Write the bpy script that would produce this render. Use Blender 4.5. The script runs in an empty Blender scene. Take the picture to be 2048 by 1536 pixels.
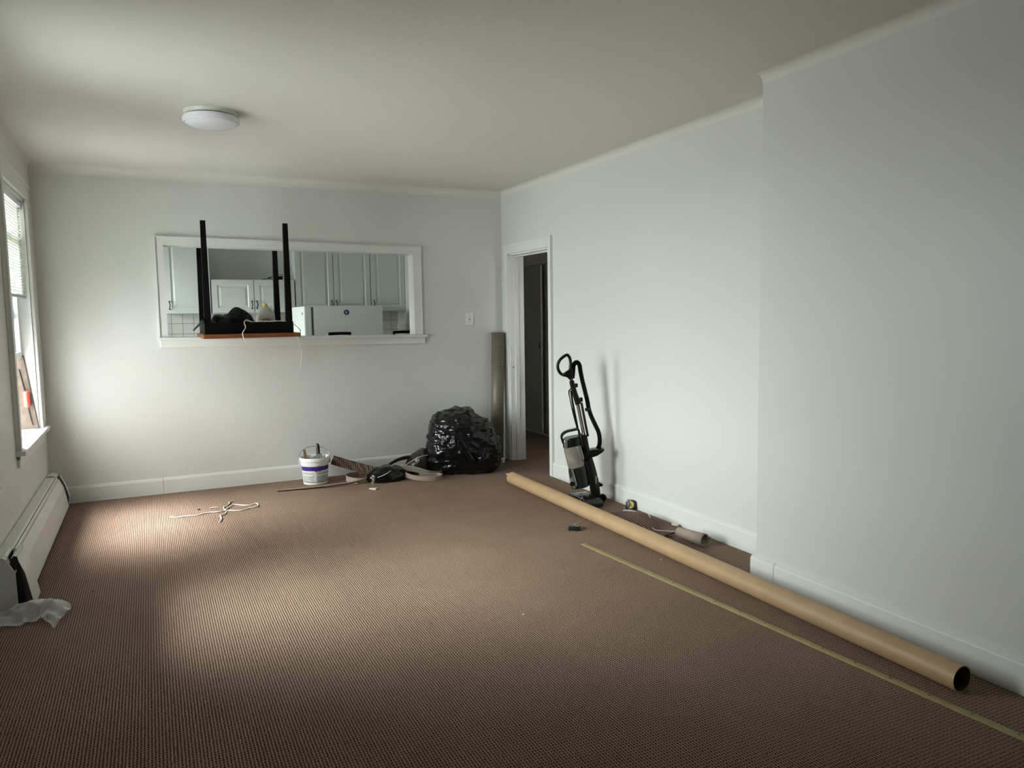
import bpy, bmesh, math, random
from mathutils import Vector, Matrix, noise
random.seed(7)
C = bpy.context.scene.collection
# ------------------------------------------------------------------ camera
YAW, PITCH, ROLL, FPX = -0.4468, -0.0921, -0.0150, 1506.6
cy, sy, cp, sp = math.cos(YAW), math.sin(YAW), math.cos(PITCH), math.sin(PITCH)
fwd = Vector((-sy*cp, cy*cp, sp)); rgt = Vector((cy, sy, 0)); upv = rgt.cross(fwd)
cr, sr = math.cos(ROLL), math.sin(ROLL)
rgt, upv = cr*rgt + sr*upv, -sr*rgt + cr*upv
cam_d = bpy.data.cameras.new('camera'); cam_d.sensor_width = 36; cam_d.lens = 36*FPX/2048
cam_d.clip_start = 0.05; cam_d.clip_end = 200
cam = bpy.data.objects.new('camera', cam_d); C.objects.link(cam)
cam.matrix_world = Matrix(((rgt.x, upv.x, -fwd.x, 0), (rgt.y, upv.y, -fwd.y, 0), (rgt.z, upv.z, -fwd.z, 1.45), (0, 0, 0, 1)))
bpy.context.scene.camera = cam
# ------------------------------------------------------------------ daylight
world = bpy.data.worlds.new('overcast_sky'); bpy.context.scene.world = world; world.use_nodes = True
SKY_GAIN = 11.8
bg = world.node_tree.nodes['Background']; bg.inputs[0].default_value = (0.975, 1.0, 0.975, 1)
# overcast sky: brightest overhead, dimmer low down and towards the far side of the street
wn, wl = world.node_tree.nodes, world.node_tree.links
wtc = wn.new('ShaderNodeTexCoord'); wz = wn.new('ShaderNodeSeparateXYZ'); wl.new(wtc.outputs['Generated'], wz.inputs[0])
def wramp(stops):
    m_ = wn.new('ShaderNodeMapRange'); m_.inputs[1].default_value = -1; m_.inputs[2].default_value = 1; wl.new(wz.outputs[1], m_.inputs[0])
    r_ = wn.new('ShaderNodeValToRGB'); e_ = r_.color_ramp.elements
    for i, (y_, v_) in enumerate(stops):
        q_ = e_[i] if i < 2 else e_.new((y_+1)/2)
        q_.position = (y_+1)/2; q_.color = (v_/25, v_/25, v_/25, 1)
    wl.new(m_.outputs[0], r_.inputs[0]); return r_.outputs[0]
low = wramp([(-1, 1.3), (-0.6, 1.9), (0.0, 3.3), (0.5, 1.6), (1, 0.5)])
high = wramp([(-1, 0.8), (-0.4, 2.2), (-0.05, 19.0), (0.35, 17.0), (0.7, 8.0), (1, 4.0)])
street = wramp([(-1, 1.5), (0.0, 1.05), (1, 0.35)])
def wmix(f0, f1, A, B):
    m_ = wn.new('ShaderNodeMapRange'); m_.interpolation_type = 'SMOOTHSTEP'; m_.inputs[1].default_value = f0; m_.inputs[2].default_value = f1; wl.new(wz.outputs[2], m_.inputs[0])
    x_ = wn.new('ShaderNodeMixRGB'); wl.new(m_.outputs[0], x_.inputs[0]); wl.new(A, x_.inputs[1]); wl.new(B, x_.inputs[2]); return x_.outputs[0]
sky = wmix(-0.04, 0.04, street, wmix(0.40, 0.80, low, high))
wy = wn.new('ShaderNodeMath'); wy.operation = 'MULTIPLY'; wy.inputs[1].default_value = 25.0*SKY_GAIN; wl.new(sky, wy.inputs[0]); wl.new(wy.outputs[0], bg.inputs[1])
def portal(name, y, z, sy_, sz_):
    l = bpy.data.lights.new(name, 'AREA'); l.shape = 'RECTANGLE'; l.size = sz_; l.size_y = sy_
    l.cycles.is_portal = True
    o = bpy.data.objects.new(name, l); C.objects.link(o); o.location = (-1.09, y, z)
    o.rotation_euler = (0, -math.pi/2, 0)
W1 = (5.50, 6.50, 0.66, 2.33); W2 = (3.40, 4.45, 0.60, 2.42); W3 = (7.35, 8.30, 1.05, 2.1)
for i, w in enumerate((W1, W2, W3)):
    portal('daylight_portal', (w[0]+w[1])/2, (w[2]+w[3])/2, w[1]-w[0], w[3]-w[2])
l = bpy.data.lights.new('daylight_portal', 'AREA'); l.shape = 'RECTANGLE'; l.size = 0.4; l.size_y = 1.0; l.cycles.is_portal = True  # sampling portal for the unseen opening added to the hall
o = bpy.data.objects.new('daylight_portal', l); C.objects.link(o); o.location = (3.95, 4.88, 1.4); o.rotation_euler = (math.pi/2, 0, math.pi)
vs = bpy.context.scene.view_settings
vs.view_transform = 'Standard'; vs.look = 'None'; vs.gamma = 1; vs.use_curve_mapping = False; vs.exposure = 0.0
try: bpy.context.scene.display_settings.display_device = 'sRGB'
except Exception: pass
# ------------------------------------------------------------------ room sizes
L, R, RC, D, H, BB, YC, YN = -0.768, 3.196, 2.893, 6.863, 2.65, 0.133, 3.018, -4.0
WT = 0.137      # back wall thickness
# ------------------------------------------------------------------ materials
def newmat(name):
    m = bpy.data.materials.new(name); m.use_nodes = True
    return m, m.node_tree.nodes, m.node_tree.links, m.node_tree.nodes['Principled BSDF']
def mat(name, col, rough=0.5, metal=0.0, nscale=0, nstr=0, var=0.0, spec=0.5, coat=0, trans=0, sub=0, vscale=None, ior=None, alpha=None, stretch=None):
    m, n, l, p = newmat(name)
    p.inputs['Base Color'].default_value = (*col, 1); p.inputs['Roughness'].default_value = rough
    p.inputs['Metallic'].default_value = metal; p.inputs['Specular IOR Level'].default_value = spec
    p.inputs['Coat Weight'].default_value = coat; p.inputs['Transmission Weight'].default_value = trans
    if ior: p.inputs['IOR'].default_value = ior
    if alpha is not None: p.inputs['Alpha'].default_value = alpha
    tc = n.new('ShaderNodeTexCoord'); src = tc.outputs['Object']
    if stretch:
        mp = n.new('ShaderNodeMapping'); mp.inputs['Scale'].default_value = stretch; l.new(src, mp.inputs[0]); src = mp.outputs[0]
    if nstr:
        t = n.new('ShaderNodeTexNoise'); t.inputs['Scale'].default_value = nscale; t.inputs['Detail'].default_value = 5
        l.new(src, t.inputs['Vector'])
        b = n.new('ShaderNodeBump'); b.inputs['Strength'].default_value = nstr; b.inputs['Distance'].default_value = 0.01
        l.new(t.outputs[0], b.inputs['Height']); l.new(b.outputs[0], p.inputs['Normal'])
    if var:
        t = n.new('ShaderNodeTexNoise'); t.inputs['Scale'].default_value = vscale or nscale or 5; t.inputs['Detail'].default_value = 6
        l.new(src, t.inputs['Vector'])
        r = n.new('ShaderNodeValToRGB'); r.color_ramp.elements[0].position = 0.3; r.color_ramp.elements[1].position = 0.7
        r.color_ramp.elements[0].color = tuple(c*(1-var) for c in col)+(1,); r.color_ramp.elements[1].color = tuple(min(1, c*(1+var)) for c in col)+(1,)
        l.new(t.outputs[0], r.inputs[0]); l.new(r.outputs[0], p.inputs['Base Color'])
    return m
M = {}
M['wall'] = mat('wall_paint', (0.66, 0.665, 0.645), 0.42, nscale=35, nstr=0.05)
M['ceil'] = mat('ceiling_paint', (0.70, 0.685, 0.64), 0.6, nscale=2.5, nstr=0.25)
M['trim'] = mat('trim_paint', (0.72, 0.725, 0.705), 0.35, nscale=30, nstr=0.04)
M['vinyl'] = mat('white_vinyl', (0.85, 0.87, 0.86), 0.35, nscale=8, nstr=0.01)
M['heater'] = mat('heater_enamel', (0.76, 0.765, 0.73), 0.35, nscale=14, nstr=0.03, var=0.03, vscale=6)
M['dark'] = mat('dark_cavity', (0.012, 0.012, 0.012), 0.8, nscale=30, nstr=0.05)
M['cab'] = mat('cabinet_paint', (0.63, 0.66, 0.625), 0.35, nscale=20, nstr=0.01)
M['black_wood'] = mat('black_lacquer', (0.003, 0.003, 0.003), 0.5, nscale=40, nstr=0.05, spec=0.12)
M['plastic_black'] = mat('black_plastic', (0.005, 0.006, 0.0055), 0.3, nscale=60, nstr=0.03, spec=0.28)
M['rubber'] = mat('black_rubber', (0.004, 0.004, 0.004), 0.6, nscale=60, nstr=0.05, spec=0.2)
M['silver'] = mat('silver_plastic', (0.36, 0.37, 0.37), 0.3, metal=0.8, nscale=30, nstr=0.02)
M['chrome'] = mat('chrome', (0.75, 0.74, 0.72), 0.14, metal=1.0, nscale=30, nstr=0.01)
M['bronze'] = mat('dark_bronze', (0.03, 0.027, 0.022), 0.35, metal=0.8, nscale=60, nstr=0.05)
M['fridge'] = mat('fridge_enamel', (0.90, 0.93, 0.91), 0.32, nscale=120, nstr=0.02)
M['gasket'] = mat('grey_gasket', (0.10, 0.12, 0.11), 0.6, nscale=50, nstr=0.02)
M['white'] = mat('white_plastic', (0.80, 0.80, 0.78), 0.35, nscale=30, nstr=0.01)
M['diffuser'] = mat('lamp_diffuser', (0.80, 0.80, 0.86), 0.22, nscale=30, nstr=0.005)
M['lampbase'] = mat('lamp_base', (0.66, 0.66, 0.61), 0.4, nscale=30, nstr=0.01)
M['kraft'] = mat('kraft_cardboard', (0.42, 0.275, 0.155), 0.5, nscale=60, nstr=0.04, var=0.06, vscale=9)
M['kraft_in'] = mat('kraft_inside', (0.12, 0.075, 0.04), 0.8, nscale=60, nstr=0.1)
M['gold'] = mat('brass_anodised', (0.30, 0.25, 0.115), 0.5, metal=0.35, nscale=60, nstr=0.03, var=0.08, vscale=20)
M['backing'] = mat('carpet_backing', (0.33, 0.27, 0.22), 0.9, nscale=160, nstr=0.5, var=0.22, vscale=140)
M['cord'] = mat('white_cord', (0.72, 0.68, 0.60), 0.6, nscale=200, nstr=0.3)
M['graycord'] = mat('grey_cord', (0.55, 0.54, 0.50), 0.5, nscale=200, nstr=0.1)
M['wood'] = mat('orange_stained_wood', (0.19, 0.058, 0.014), 0.45, nscale=12, nstr=0.03, var=0.3, vscale=9, stretch=(1, 8, 8))
M['stick'] = mat('raw_wood', (0.36, 0.24, 0.12), 0.7, nscale=30, nstr=0.1, var=0.2)
M['jug'] = mat('milky_plastic', (0.62, 0.60, 0.54), 0.28, nscale=12, nstr=0.25, trans=0.25)
M['yellow'] = mat('yellow_plastic', (0.72, 0.52, 0.03), 0.4, nscale=20, nstr=0.02)
M['label_brown'] = mat('brown_label', (0.25, 0.10, 0.03), 0.5, nscale=80, nstr=0.02)
M['pail'] = mat('pail_plastic', (0.78, 0.78, 0.75), 0.35, nscale=30, nstr=0.06, var=0.03, vscale=25)
M['purple'] = mat('purple_print', (0.045, 0.018, 0.21), 0.4, nscale=60, nstr=0.02, var=0.35, vscale=45)
M['print_grey'] = mat('grey_print', (0.36, 0.39, 0.38), 0.5, nscale=80, nstr=0.02, var=0.3, vscale=60)
M['print_black'] = mat('black_print', (0.012, 0.012, 0.02), 0.5, nscale=60, nstr=0.02)
M['wire'] = mat('steel_wire', (0.16, 0.16, 0.15), 0.35, metal=0.9, nscale=60, nstr=0.02)
M['blue'] = mat('navy_magnet', (0.012, 0.015, 0.16), 0.3, nscale=60, nstr=0.01)
M['red'] = mat('red_plastic', (0.50, 0.03, 0.02), 0.4, nscale=60, nstr=0.02)
M['board'] = mat('mottled_board', (0.040, 0.028, 0.020), 0.9, nscale=30, nstr=0.2, var=0.35, vscale=22)
M['brick'] = mat('outer_masonry', (0.45, 0.40, 0.36), 0.9, nscale=30, nstr=0.3, var=0.2)
M['cup'] = mat('smoky_dust_cup', (0.30, 0.265, 0.22), 0.15, nscale=25, nstr=0.08, var=0.25, vscale=18, trans=0.35, coat=0.5)
M['slate'] = mat('slate_plastic', (0.012, 0.015, 0.013), 0.3, nscale=60, nstr=0.02, spec=0.35)
M['nozzle'] = mat('smoked_nozzle', (0.012, 0.009, 0.008), 0.22, nscale=20, nstr=0.15)
M['crumb'] = mat('pale_crumb', (0.65, 0.60, 0.52), 0.8, nscale=60, nstr=0.2)
M['crumb_dark'] = mat('dark_crumb', (0.03, 0.018, 0.012), 0.8, nscale=60, nstr=0.2)
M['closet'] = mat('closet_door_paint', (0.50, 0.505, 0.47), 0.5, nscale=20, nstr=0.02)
M['blind'] = mat('blind_slats', (0.88, 0.88, 0.85), 0.5, nscale=20, nstr=0.02)
_n, _l = M['blind'].node_tree.nodes, M['blind'].node_tree.links
_t = _n.new('ShaderNodeBsdfTranslucent'); _t.inputs[0].default_value = (0.85, 0.85, 0.80, 1); _m = _n.new('ShaderNodeMixShader'); _m.inputs[0].default_value = 0.45
_l.new(_n['Principled BSDF'].outputs[0], _m.inputs[1]); _l.new(_t.outputs[0], _m.inputs[2]); _l.new(_m.outputs[0], _n['Material Output'].inputs[0])
M['ground'] = mat('street_ground', (0.5, 0.5, 0.48), 0.9, nscale=2, nstr=0.1, var=0.1)

def glass(name):
    m, n, l, p = newmat(name)
    out = n['Material Output']; tr = n.new('ShaderNodeBsdfTransparent'); gl = n.new('ShaderNodeBsdfGlossy'); gl.inputs['Roughness'].default_value = 0.03
    fr = n.new('ShaderNodeFresnel'); fr.inputs[0].default_value = 1.45; mx = n.new('ShaderNodeMixShader')
    tr.inputs[0].default_value = (0.93, 0.96, 0.95, 1)
    l.new(fr.outputs[0], mx.inputs[0]); l.new(tr.outputs[0], mx.inputs[1]); l.new(gl.outputs[0], mx.inputs[2]); l.new(mx.outputs[0], out.inputs[0])
    return m
M['glass'] = glass('window_glass')
def film(name):
    m, n, l, p = newmat(name)
    out = n['Material Output']; tr = n.new('ShaderNodeBsdfTransparent'); mx = n.new('ShaderNodeMixShader')
    p.inputs['Base Color'].default_value = (0.72, 0.74, 0.75, 1); p.inputs['Roughness'].default_value = 0.12; p.inputs['Specular IOR Level'].default_value = 0.9
    t = n.new('ShaderNodeTexNoise'); t.inputs['Scale'].default_value = 30; b = n.new('ShaderNodeBump'); b.inputs['Strength'].default_value = 0.6; b.inputs['Distance'].default_value = 0.01
    tc = n.new('ShaderNodeTexCoord'); l.new(tc.outputs['Object'], t.inputs['Vector'])
    l.new(t.outputs[0], b.inputs['Height']); l.new(b.outputs[0], p.inputs['Normal'])
    lw = n.new('ShaderNodeLayerWeight'); lw.inputs[0].default_value = 0.45
    r = n.new('ShaderNodeMapRange'); r.inputs[3].default_value = 0.17; r.inputs[4].default_value = 0.9
    l.new(lw.outputs['Facing'], r.inputs[0]); l.new(r.outputs[0], mx.inputs[0])
    l.new(tr.outputs[0], mx.inputs[1]); l.new(p.outputs[0], mx.inputs[2]); l.new(mx.outputs[0], out.inputs[0])
    return m
M['film'] = film('clear_plastic_film')
def bagmat(name, rough=0.11, spec=0.40):
    m, n, l, p = newmat(name)
    p.inputs['Base Color'].default_value = (0.003, 0.0035, 0.004, 1); p.inputs['Roughness'].default_value = rough; p.inputs['Specular IOR Level'].default_value = spec
    tc = n.new('ShaderNodeTexCoord'); mp = n.new('ShaderNodeMapping'); mp.inputs['Scale'].default_value = (3.5, 5, 16)
    t = n.new('ShaderNodeTexNoise'); t.inputs['Scale'].default_value = 1.7; t.inputs['Detail'].default_value = 3; t.inputs['Distortion'].default_value = 0.8
    l.new(tc.outputs['Object'], mp.inputs[0]); l.new(mp.outputs[0], t.inputs['Vector'])
    b = n.new('ShaderNodeBump'); b.inputs['Strength'].default_value = 0.65; b.inputs['Distance'].default_value = 0.02
    l.new(t.outputs[0], b.inputs['Height']); l.new(b.outputs[0], p.inputs['Normal'])
    return m
M['bag'] = bagmat('black_bin_liner'); M['bag_dull'] = bagmat('dull_black_bag', 0.25, 0.15)

def carpet(name, flip=False, dark=1.0, pitch=1.0):
    m, n, l, p = newmat(name)
    p.inputs['Roughness'].default_value = 0.95; p.inputs['Specular IOR Level'].default_value = 0.1
    tc = n.new('ShaderNodeTexCoord')
    wob = n.new('ShaderNodeTexNoise'); wob.inputs['Scale'].default_value = 60; wob.inputs['Detail'].default_value = 1
    l.new(tc.outputs['Object'], wob.inputs['Vector'])
    sub = n.new('ShaderNodeVectorMath'); sub.operation = 'SUBTRACT'; l.new(wob.outputs['Color'], sub.inputs[0]); sub.inputs[1].default_value = (0.5, 0.5, 0.5)
    sc = n.new('ShaderNodeVectorMath'); sc.operation = 'SCALE'; sc.inputs['Scale'].default_value = 0.006; l.new(sub.outputs[0], sc.inputs[0])
    ad = n.new('ShaderNodeVectorMath'); ad.operation = 'ADD'; l.new(tc.outputs['Object'], ad.inputs[0]); l.new(sc.outputs[0], ad.inputs[1])
    sx = n.new('ShaderNodeSeparateXYZ'); l.new(ad.outputs[0], sx.inputs[0])
    def math_(op, a, b=None):
        q = n.new('ShaderNodeMath'); q.operation = op
        for i, v in enumerate((a, b)):
            if v is None: continue
            if isinstance(v, (int, float)): q.inputs[i].default_value = v
            else: l.new(v, q.inputs[i])
        return q.outputs[0]
    X, Y = (sx.outputs[0], sx.outputs[1]) if not flip else (sx.outputs[1], sx.outputs[0])
    kx, ky = 2*math.pi/0.0112/pitch, 2*math.pi/0.0150/pitch
    ax = math_('MULTIPLY', X, kx)
    # alternate columns of loops are shifted by part of a pitch
    shift = math_('MULTIPLY', math_('SINE', math_('MULTIPLY', X, kx/2)), 1.2)
    ay = math_('ADD', math_('MULTIPLY', Y, ky), shift)
    cx = math_('POWER', math_('ADD', math_('MULTIPLY', math_('COSINE', ax), 0.5), 0.5), 1.6)
    cyy = math_('POWER', math_('ADD', math_('MULTIPLY', math_('COSINE', ay), 0.5), 0.5), 1.1)
    pit = math_('ADD', math_('MULTIPLY', math_('MULTIPLY', cx, cyy), 1.0), math_('MULTIPLY', cx, 0.22))
    fz = n.new('ShaderNodeTexNoise'); fz.inputs['Scale'].default_value = 260; fz.inputs['Detail'].default_value = 2; l.new(tc.outputs['Object'], fz.inputs['Vector'])
    big = n.new('ShaderNodeTexNoise'); big.inputs['Scale'].default_value = 3; big.inputs['Detail'].default_value = 4; l.new(tc.outputs['Object'], big.inputs['Vector'])
    rp = n.new('ShaderNodeValToRGB'); e = rp.color_ramp.elements
    e[0].position = 0.0; e[0].color = (0.315*dark, 0.218*dark, 0.165*dark, 1); e[1].position = 0.85; e[1].color = (0.016*dark, 0.009*dark, 0.006*dark, 1)  # depth shade between the loops is painted in as the near-black end
    em = e.new(0.30); em.color = (0.205*dark, 0.138*dark, 0.102*dark, 1)
    v = math_('ADD', pit, math_('MULTIPLY', math_('SUBTRACT', fz.outputs[0], 0.5), 0.55))
    l.new(v, rp.inputs[0])
    br = n.new('ShaderNodeMapRange'); br.inputs[3].default_value = 0.85; br.inputs[4].default_value = 1.15; l.new(big.outputs[0], br.inputs[0])
    mu = n.new('ShaderNodeVectorMath'); mu.operation = 'SCALE'; l.new(rp.outputs[0], mu.inputs[0]); l.new(br.outputs[0], mu.inputs['Scale'])
    l.new(mu.outputs[0], p.inputs['Base Color'])
    b = n.new('ShaderNodeBump'); b.inputs['Strength'].default_value = 0.8; b.inputs['Distance'].default_value = 0.004; b.invert = True
    l.new(v, b.inputs['Height']); l.new(b.outputs[0], p.inputs['Normal'])
    return m
M['carpet'] = carpet('brown_loop_carpet')
M['carpet_cut'] = carpet('carpet_offcut_pile', dark=0.62, pitch=1.35)

def tilemat(name, axis):
    m, n, l, p = newmat(name); p.inputs['Roughness'].default_value = 0.25
    tc = n.new('ShaderNodeTexCoord'); sx = n.new('ShaderNodeSeparateXYZ'); l.new(tc.outputs['Object'], sx.inputs[0])
    cb = n.new('ShaderNodeCombineXYZ'); l.new(sx.outputs[axis], cb.inputs[0]); l.new(sx.outputs[2], cb.inputs[1])
    br = n.new('ShaderNodeTexBrick'); br.offset = 0; br.inputs['Scale'].default_value = 1
    br.inputs['Brick Width'].default_value = 0.108; br.inputs['Row Height'].default_value = 0.108; br.inputs['Mortar Size'].default_value = 0.0022
    br.inputs['Color1'].default_value = (0.62, 0.61, 0.57, 1); br.inputs['Color2'].default_value = (0.60, 0.59, 0.55, 1); br.inputs['Mortar'].default_value = (0.16, 0.15, 0.13, 1)
    l.new(cb.outputs[0], br.inputs['Vector']); l.new(br.outputs[0], p.inputs['Base Color'])
    b = n.new('ShaderNodeBump'); b.inputs['Strength'].default_value = 0.3; b.inputs['Distance'].default_value = 0.002; b.invert = True
    l.new(br.outputs['Fac'], b.inputs['Height']); l.new(b.outputs[0], p.inputs['Normal'])
    return m
M['tile_x'] = tilemat('backsplash_tile', 0); M['tile_y'] = tilemat('side_wall_tile', 1)
def rollmat():
    m, n, l, p = newmat('streaked_vinyl_sheet'); p.inputs['Roughness'].default_value = 0.42
    tc = n.new('ShaderNodeTexCoord'); mp = n.new('ShaderNodeMapping'); mp.inputs['Scale'].default_value = (1.2, 1.2, 70)
    t = n.new('ShaderNodeTexNoise'); t.inputs['Scale'].default_value = 2; t.inputs['Detail'].default_value = 5
    l.new(tc.outputs['Object'], mp.inputs[0]); l.new(mp.outputs[0], t.inputs['Vector'])
    r = n.new('ShaderNodeValToRGB'); r.color_ramp.elements[0].position = 0.3; r.color_ramp.elements[1].position = 0.72
    r.color_ramp.elements[0].color = (0.085, 0.072, 0.050, 1); r.color_ramp.elements[1].color = (0.21, 0.19, 0.14, 1)
    l.new(t.outputs[0], r.inputs[0]); l.new(r.outputs[0], p.inputs['Base Color'])
    return m
M['roll'] = rollmat()

# ------------------------------------------------------------------ mesh helpers
def link(name, bm, m, parent=None, smooth=False, loc=None):
    me = bpy.data.meshes.new(name); bmesh.ops.recalc_face_normals(bm, faces=bm.faces[:])
    bm.to_mesh(me); bm.free(); o = bpy.data.objects.new(name, me); C.objects.link(o)
    for mm in (m if isinstance(m, (list, tuple)) else [m]): me.materials.append(mm)
    if smooth:
        for p in me.polygons: p.use_smooth = True
        try: me.set_sharp_from_angle(angle=math.radians(smooth if smooth is not True else 45))
        except Exception: pass
    if parent: o.parent = parent
    if loc: o.location = loc
    return o
def tag(o, label, cat, group=None):
    o['label'] = label; o['category'] = cat
    if group: o['group'] = group
    return o
def thing(name, label, cat, loc=(0, 0, 0), rz=0, group=None):
    o = bpy.data.objects.new(name, None); C.objects.link(o); o.location = loc; o.rotation_euler = (0, 0, rz); o.empty_display_size = 0.05
    return tag(o, label, cat, group)
def struct(name, bm, m, parent=None, smooth=False):
    o = link(name, bm, m, parent, smooth)
    if not parent: o['kind'] = 'structure'
    return o
def sempty(name):
    o = bpy.data.objects.new(name, None); C.objects.link(o); o['kind'] = 'structure'; return o
def new(): return bmesh.new()
def box(bm, x0, x1, y0, y1, z0, z1, bev=0, mat_=None, mi=0):
    vs_ = [bm.verts.new((x, y, z)) for x in (x0, x1) for y in (y0, y1) for z in (z0, z1)]
    if mat_ is not None:
        for v in vs_: v.co = mat_ @ v.co
    fs = [bm.faces.new([vs_[i] for i in f]) for f in ((0, 1, 3, 2), (4, 6, 7, 5), (0, 4, 5, 1), (2, 3, 7, 6), (0, 2, 6, 4), (1, 5, 7, 3))]
    for f in fs: f.material_index = mi
    if bev:
        es = set(e for f in fs for e in f.edges)
        r_ = bmesh.ops.bevel(bm, geom=list(es), offset=bev, segments=2, profile=0.5, affect='EDGES')
    return bm
def cat_rom(pts, n=6, closed=False):
    P = [Vector(p) for p in pts]; out = []; N = len(P)
    rng = range(N if closed else N-1)
    for i in rng:
        if closed: a, b, c, d = P[(i-1) % N], P[i], P[(i+1) % N], P[(i+2) % N]
        else: a, b, c, d = P[max(i-1, 0)], P[i], P[i+1], P[min(i+2, N-1)]
        for k in range(n):
            t = k/n
            out.append(0.5*((2*b)+(c-a)*t+(2*a-5*b+4*c-d)*t*t+(3*b-a-3*c+d)*t*t*t))
    if not closed: out.append(P[-1])
    return out
def tube(bm, pts, r, seg=12, closed=False, smooth=0, caps=True, sec=None, mi=0, upref=None):
    """sweep a circle (or the section sec of (a,b) pairs) along a path; r is a number or one per point"""
    if smooth:
        rr = r if isinstance(r, (list, tuple)) else None
        n0 = len(pts); P = cat_rom(pts, smooth, closed)
        if rr:
            m_ = n0 if closed else n0-1
            r = [rr[min(int(i/smooth), n0-1)]*(1-(i % smooth)/smooth)+rr[(int(i/smooth)+1) % n0 if closed else min(int(i/smooth)+1, n0-1)]*((i % smooth)/smooth) for i in range(len(P))]
    else: P = [Vector(p) for p in pts]
    N = len(P)
    if not isinstance(r, (list, tuple)): r = [r]*N
    if sec is None: sec = [(math.cos(2*math.pi*k/seg), math.sin(2*math.pi*k/seg)) for k in range(seg)]
    seg = len(sec); rings = []; prev = None
    for i in range(N):
        if closed: t = P[(i+1) % N]-P[(i-1) % N]
        else: t = P[min(i+1, N-1)]-P[max(i-1, 0)]
        t.normalize()
        if upref is not None: n_ = Vector(upref)
        elif prev is None: n_ = Vector((0, 0, 1)) if abs(t.z) < 0.9 else Vector((0, 1, 0))
        else: n_ = prev
        n_ = (n_-t*n_.dot(t)).normalized(); prev = n_; b_ = t.cross(n_)
        rings.append([bm.verts.new(P[i]+n_*(a*r[i])+b_*(c*r[i])) for a, c in sec])
    rg = range(N) if closed else range(N-1)
    for i in rg:
        A, B = rings[i], rings[(i+1) % N]
        for k in range(seg):
            f = bm.faces.new((A[k], A[(k+1) % seg], B[(k+1) % seg], B[k])); f.material_index = mi
    if caps and not closed:
        bm.faces.new(rings[0][::-1]).material_index = mi; bm.faces.new(rings[-1]).material_index = mi
    return bm
def ribbon(bm, pts, w, th, up=(0, 0, 1), smooth=5, mi=0):
    sec = [(w/2, th/2), (w/2, -th/2), (-w/2, -th/2), (-w/2, th/2)]
    return tube(bm, pts, 1, sec=sec, smooth=smooth, upref=up, mi=mi)
def lathe(bm, prof, seg=32, c=(0, 0, 0), M_=None, mi=0, closed=False):
    rings = []
    for r, z in prof:
        rings.append([bm.verts.new((c[0]+r*math.cos(2*math.pi*k/seg), c[1]+r*math.sin(2*math.pi*k/seg), c[2]+z)) for k in range(seg)] if r > 1e-6 else [bm.verts.new((c[0], c[1], c[2]+z))])
    if M_ is not None:
        for rg_ in rings:
            for v in rg_: v.co = M_ @ v.co
    for A, B in zip(rings, rings[1:]):
        if len(A) == 1 and len(B) == 1: continue
        for k in range(seg):
            k2 = (k+1) % seg
            if len(A) == 1: f = bm.faces.new((A[0], B[k], B[k2]))
            elif len(B) == 1: f = bm.faces.new((A[k], A[k2], B[0]))
            else: f = bm.faces.new((A[k], A[k2], B[k2], B[k]))
            f.material_index = mi
    return bm
def prism(bm, poly, a0, a1, axis='y', bev=0, mi=0):
    """poly of 2D points extruded along an axis. axis y: poly=(x,z); axis x: poly=(y,z); axis z: poly=(x,y)"""
    def P(p, a): return {'y': (p[0], a, p[1]), 'x': (a, p[0], p[1]), 'z': (p[0], p[1], a)}[axis]
    A = [bm.verts.new(P(p, a0)) for p in poly]; B = [bm.verts.new(P(p, a1)) for p in poly]; n_ = len(poly)
    fs = [bm.faces.new(A[::-1]), bm.faces.new(B)]+[bm.faces.new((A[k], A[(k+1) % n_], B[(k+1) % n_], B[k])) for k in range(n_)]
    for f in fs: f.material_index = mi
    if bev: bmesh.ops.bevel(bm, geom=list(set(e for f in fs for e in f.edges)), offset=bev, segments=2, profile=0.5, affect='EDGES')
    return bm
def rot_to(d, up=(0, 0, 1)):
    return Vector(d).to_track_quat('Z', 'Y').to_matrix().to_4x4()

# ------------------------------------------------------------------ room shell
def wall_with_holes(bm, x0, x1, y0, y1, z0, z1, holes, axis):
    """a slab with rectangular through-holes (a0,a1,z0,z1) along the given horizontal axis"""
    lo, hi = (y0, y1) if axis == 'y' else (x0, x1)
    cur = lo
    def bx(a, b, c, d):
        if b-a < 1e-5 or d-c < 1e-5: return
        if axis == 'y': box(bm, x0, x1, a, b, c, d)
        else: box(bm, a, b, y0, y1, c, d)
    for a, b, c, d in sorted(holes):
        bx(cur, a, z0, z1); bx(a, b, z0, c); bx(a, b, d, z1); cur = b
    bx(cur, hi, z0, z1)
bm = new(); box(bm, L-0.3, 4.9, YN-0.1, 9.6, -0.1, 0)
struct('floor', bm, M['carpet'])
# ceiling with plaster coves where it meets the walls
bm = new(); box(bm, L-0.3, 4.9, YN-0.1, 9.6, H, H+0.12)
def cove(bm, p0, p1, inward, r):
    seg = 7; A = []; B = []
    for k in range(seg+1):
        a = math.pi/2*k/seg; off = r*(1-math.sin(a)); dz = r*(1-math.cos(a))
        for q, Lst in ((p0, A), (p1, B)):
            Lst.append(bm.verts.new((q[0]+inward[0]*(off+0.0005), q[1]+inward[1]*(off+0.0005), H+0.0005-dz)))
    for k in range(seg): bm.faces.new((A[k], A[k+1], B[k+1], B[k]))
cove(bm, (L, YN), (L, D), (1, 0), 0.05); cove(bm, (L, D), (R, D), (0, -1), 0.07)
cove(bm, (R, YC), (R, D), (-1, 0), 0.05); cove(bm, (RC, YN), (RC, YC), (-1, 0), 0.05)
struct('ceiling', bm, M['ceil'], smooth=40)
bm = new(); wall_with_holes(bm, L-0.3, L, YN, 9.6, 0, H, [W1, W2, W3], 'y'); struct('wall_left', bm, M['wall'])
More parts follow.
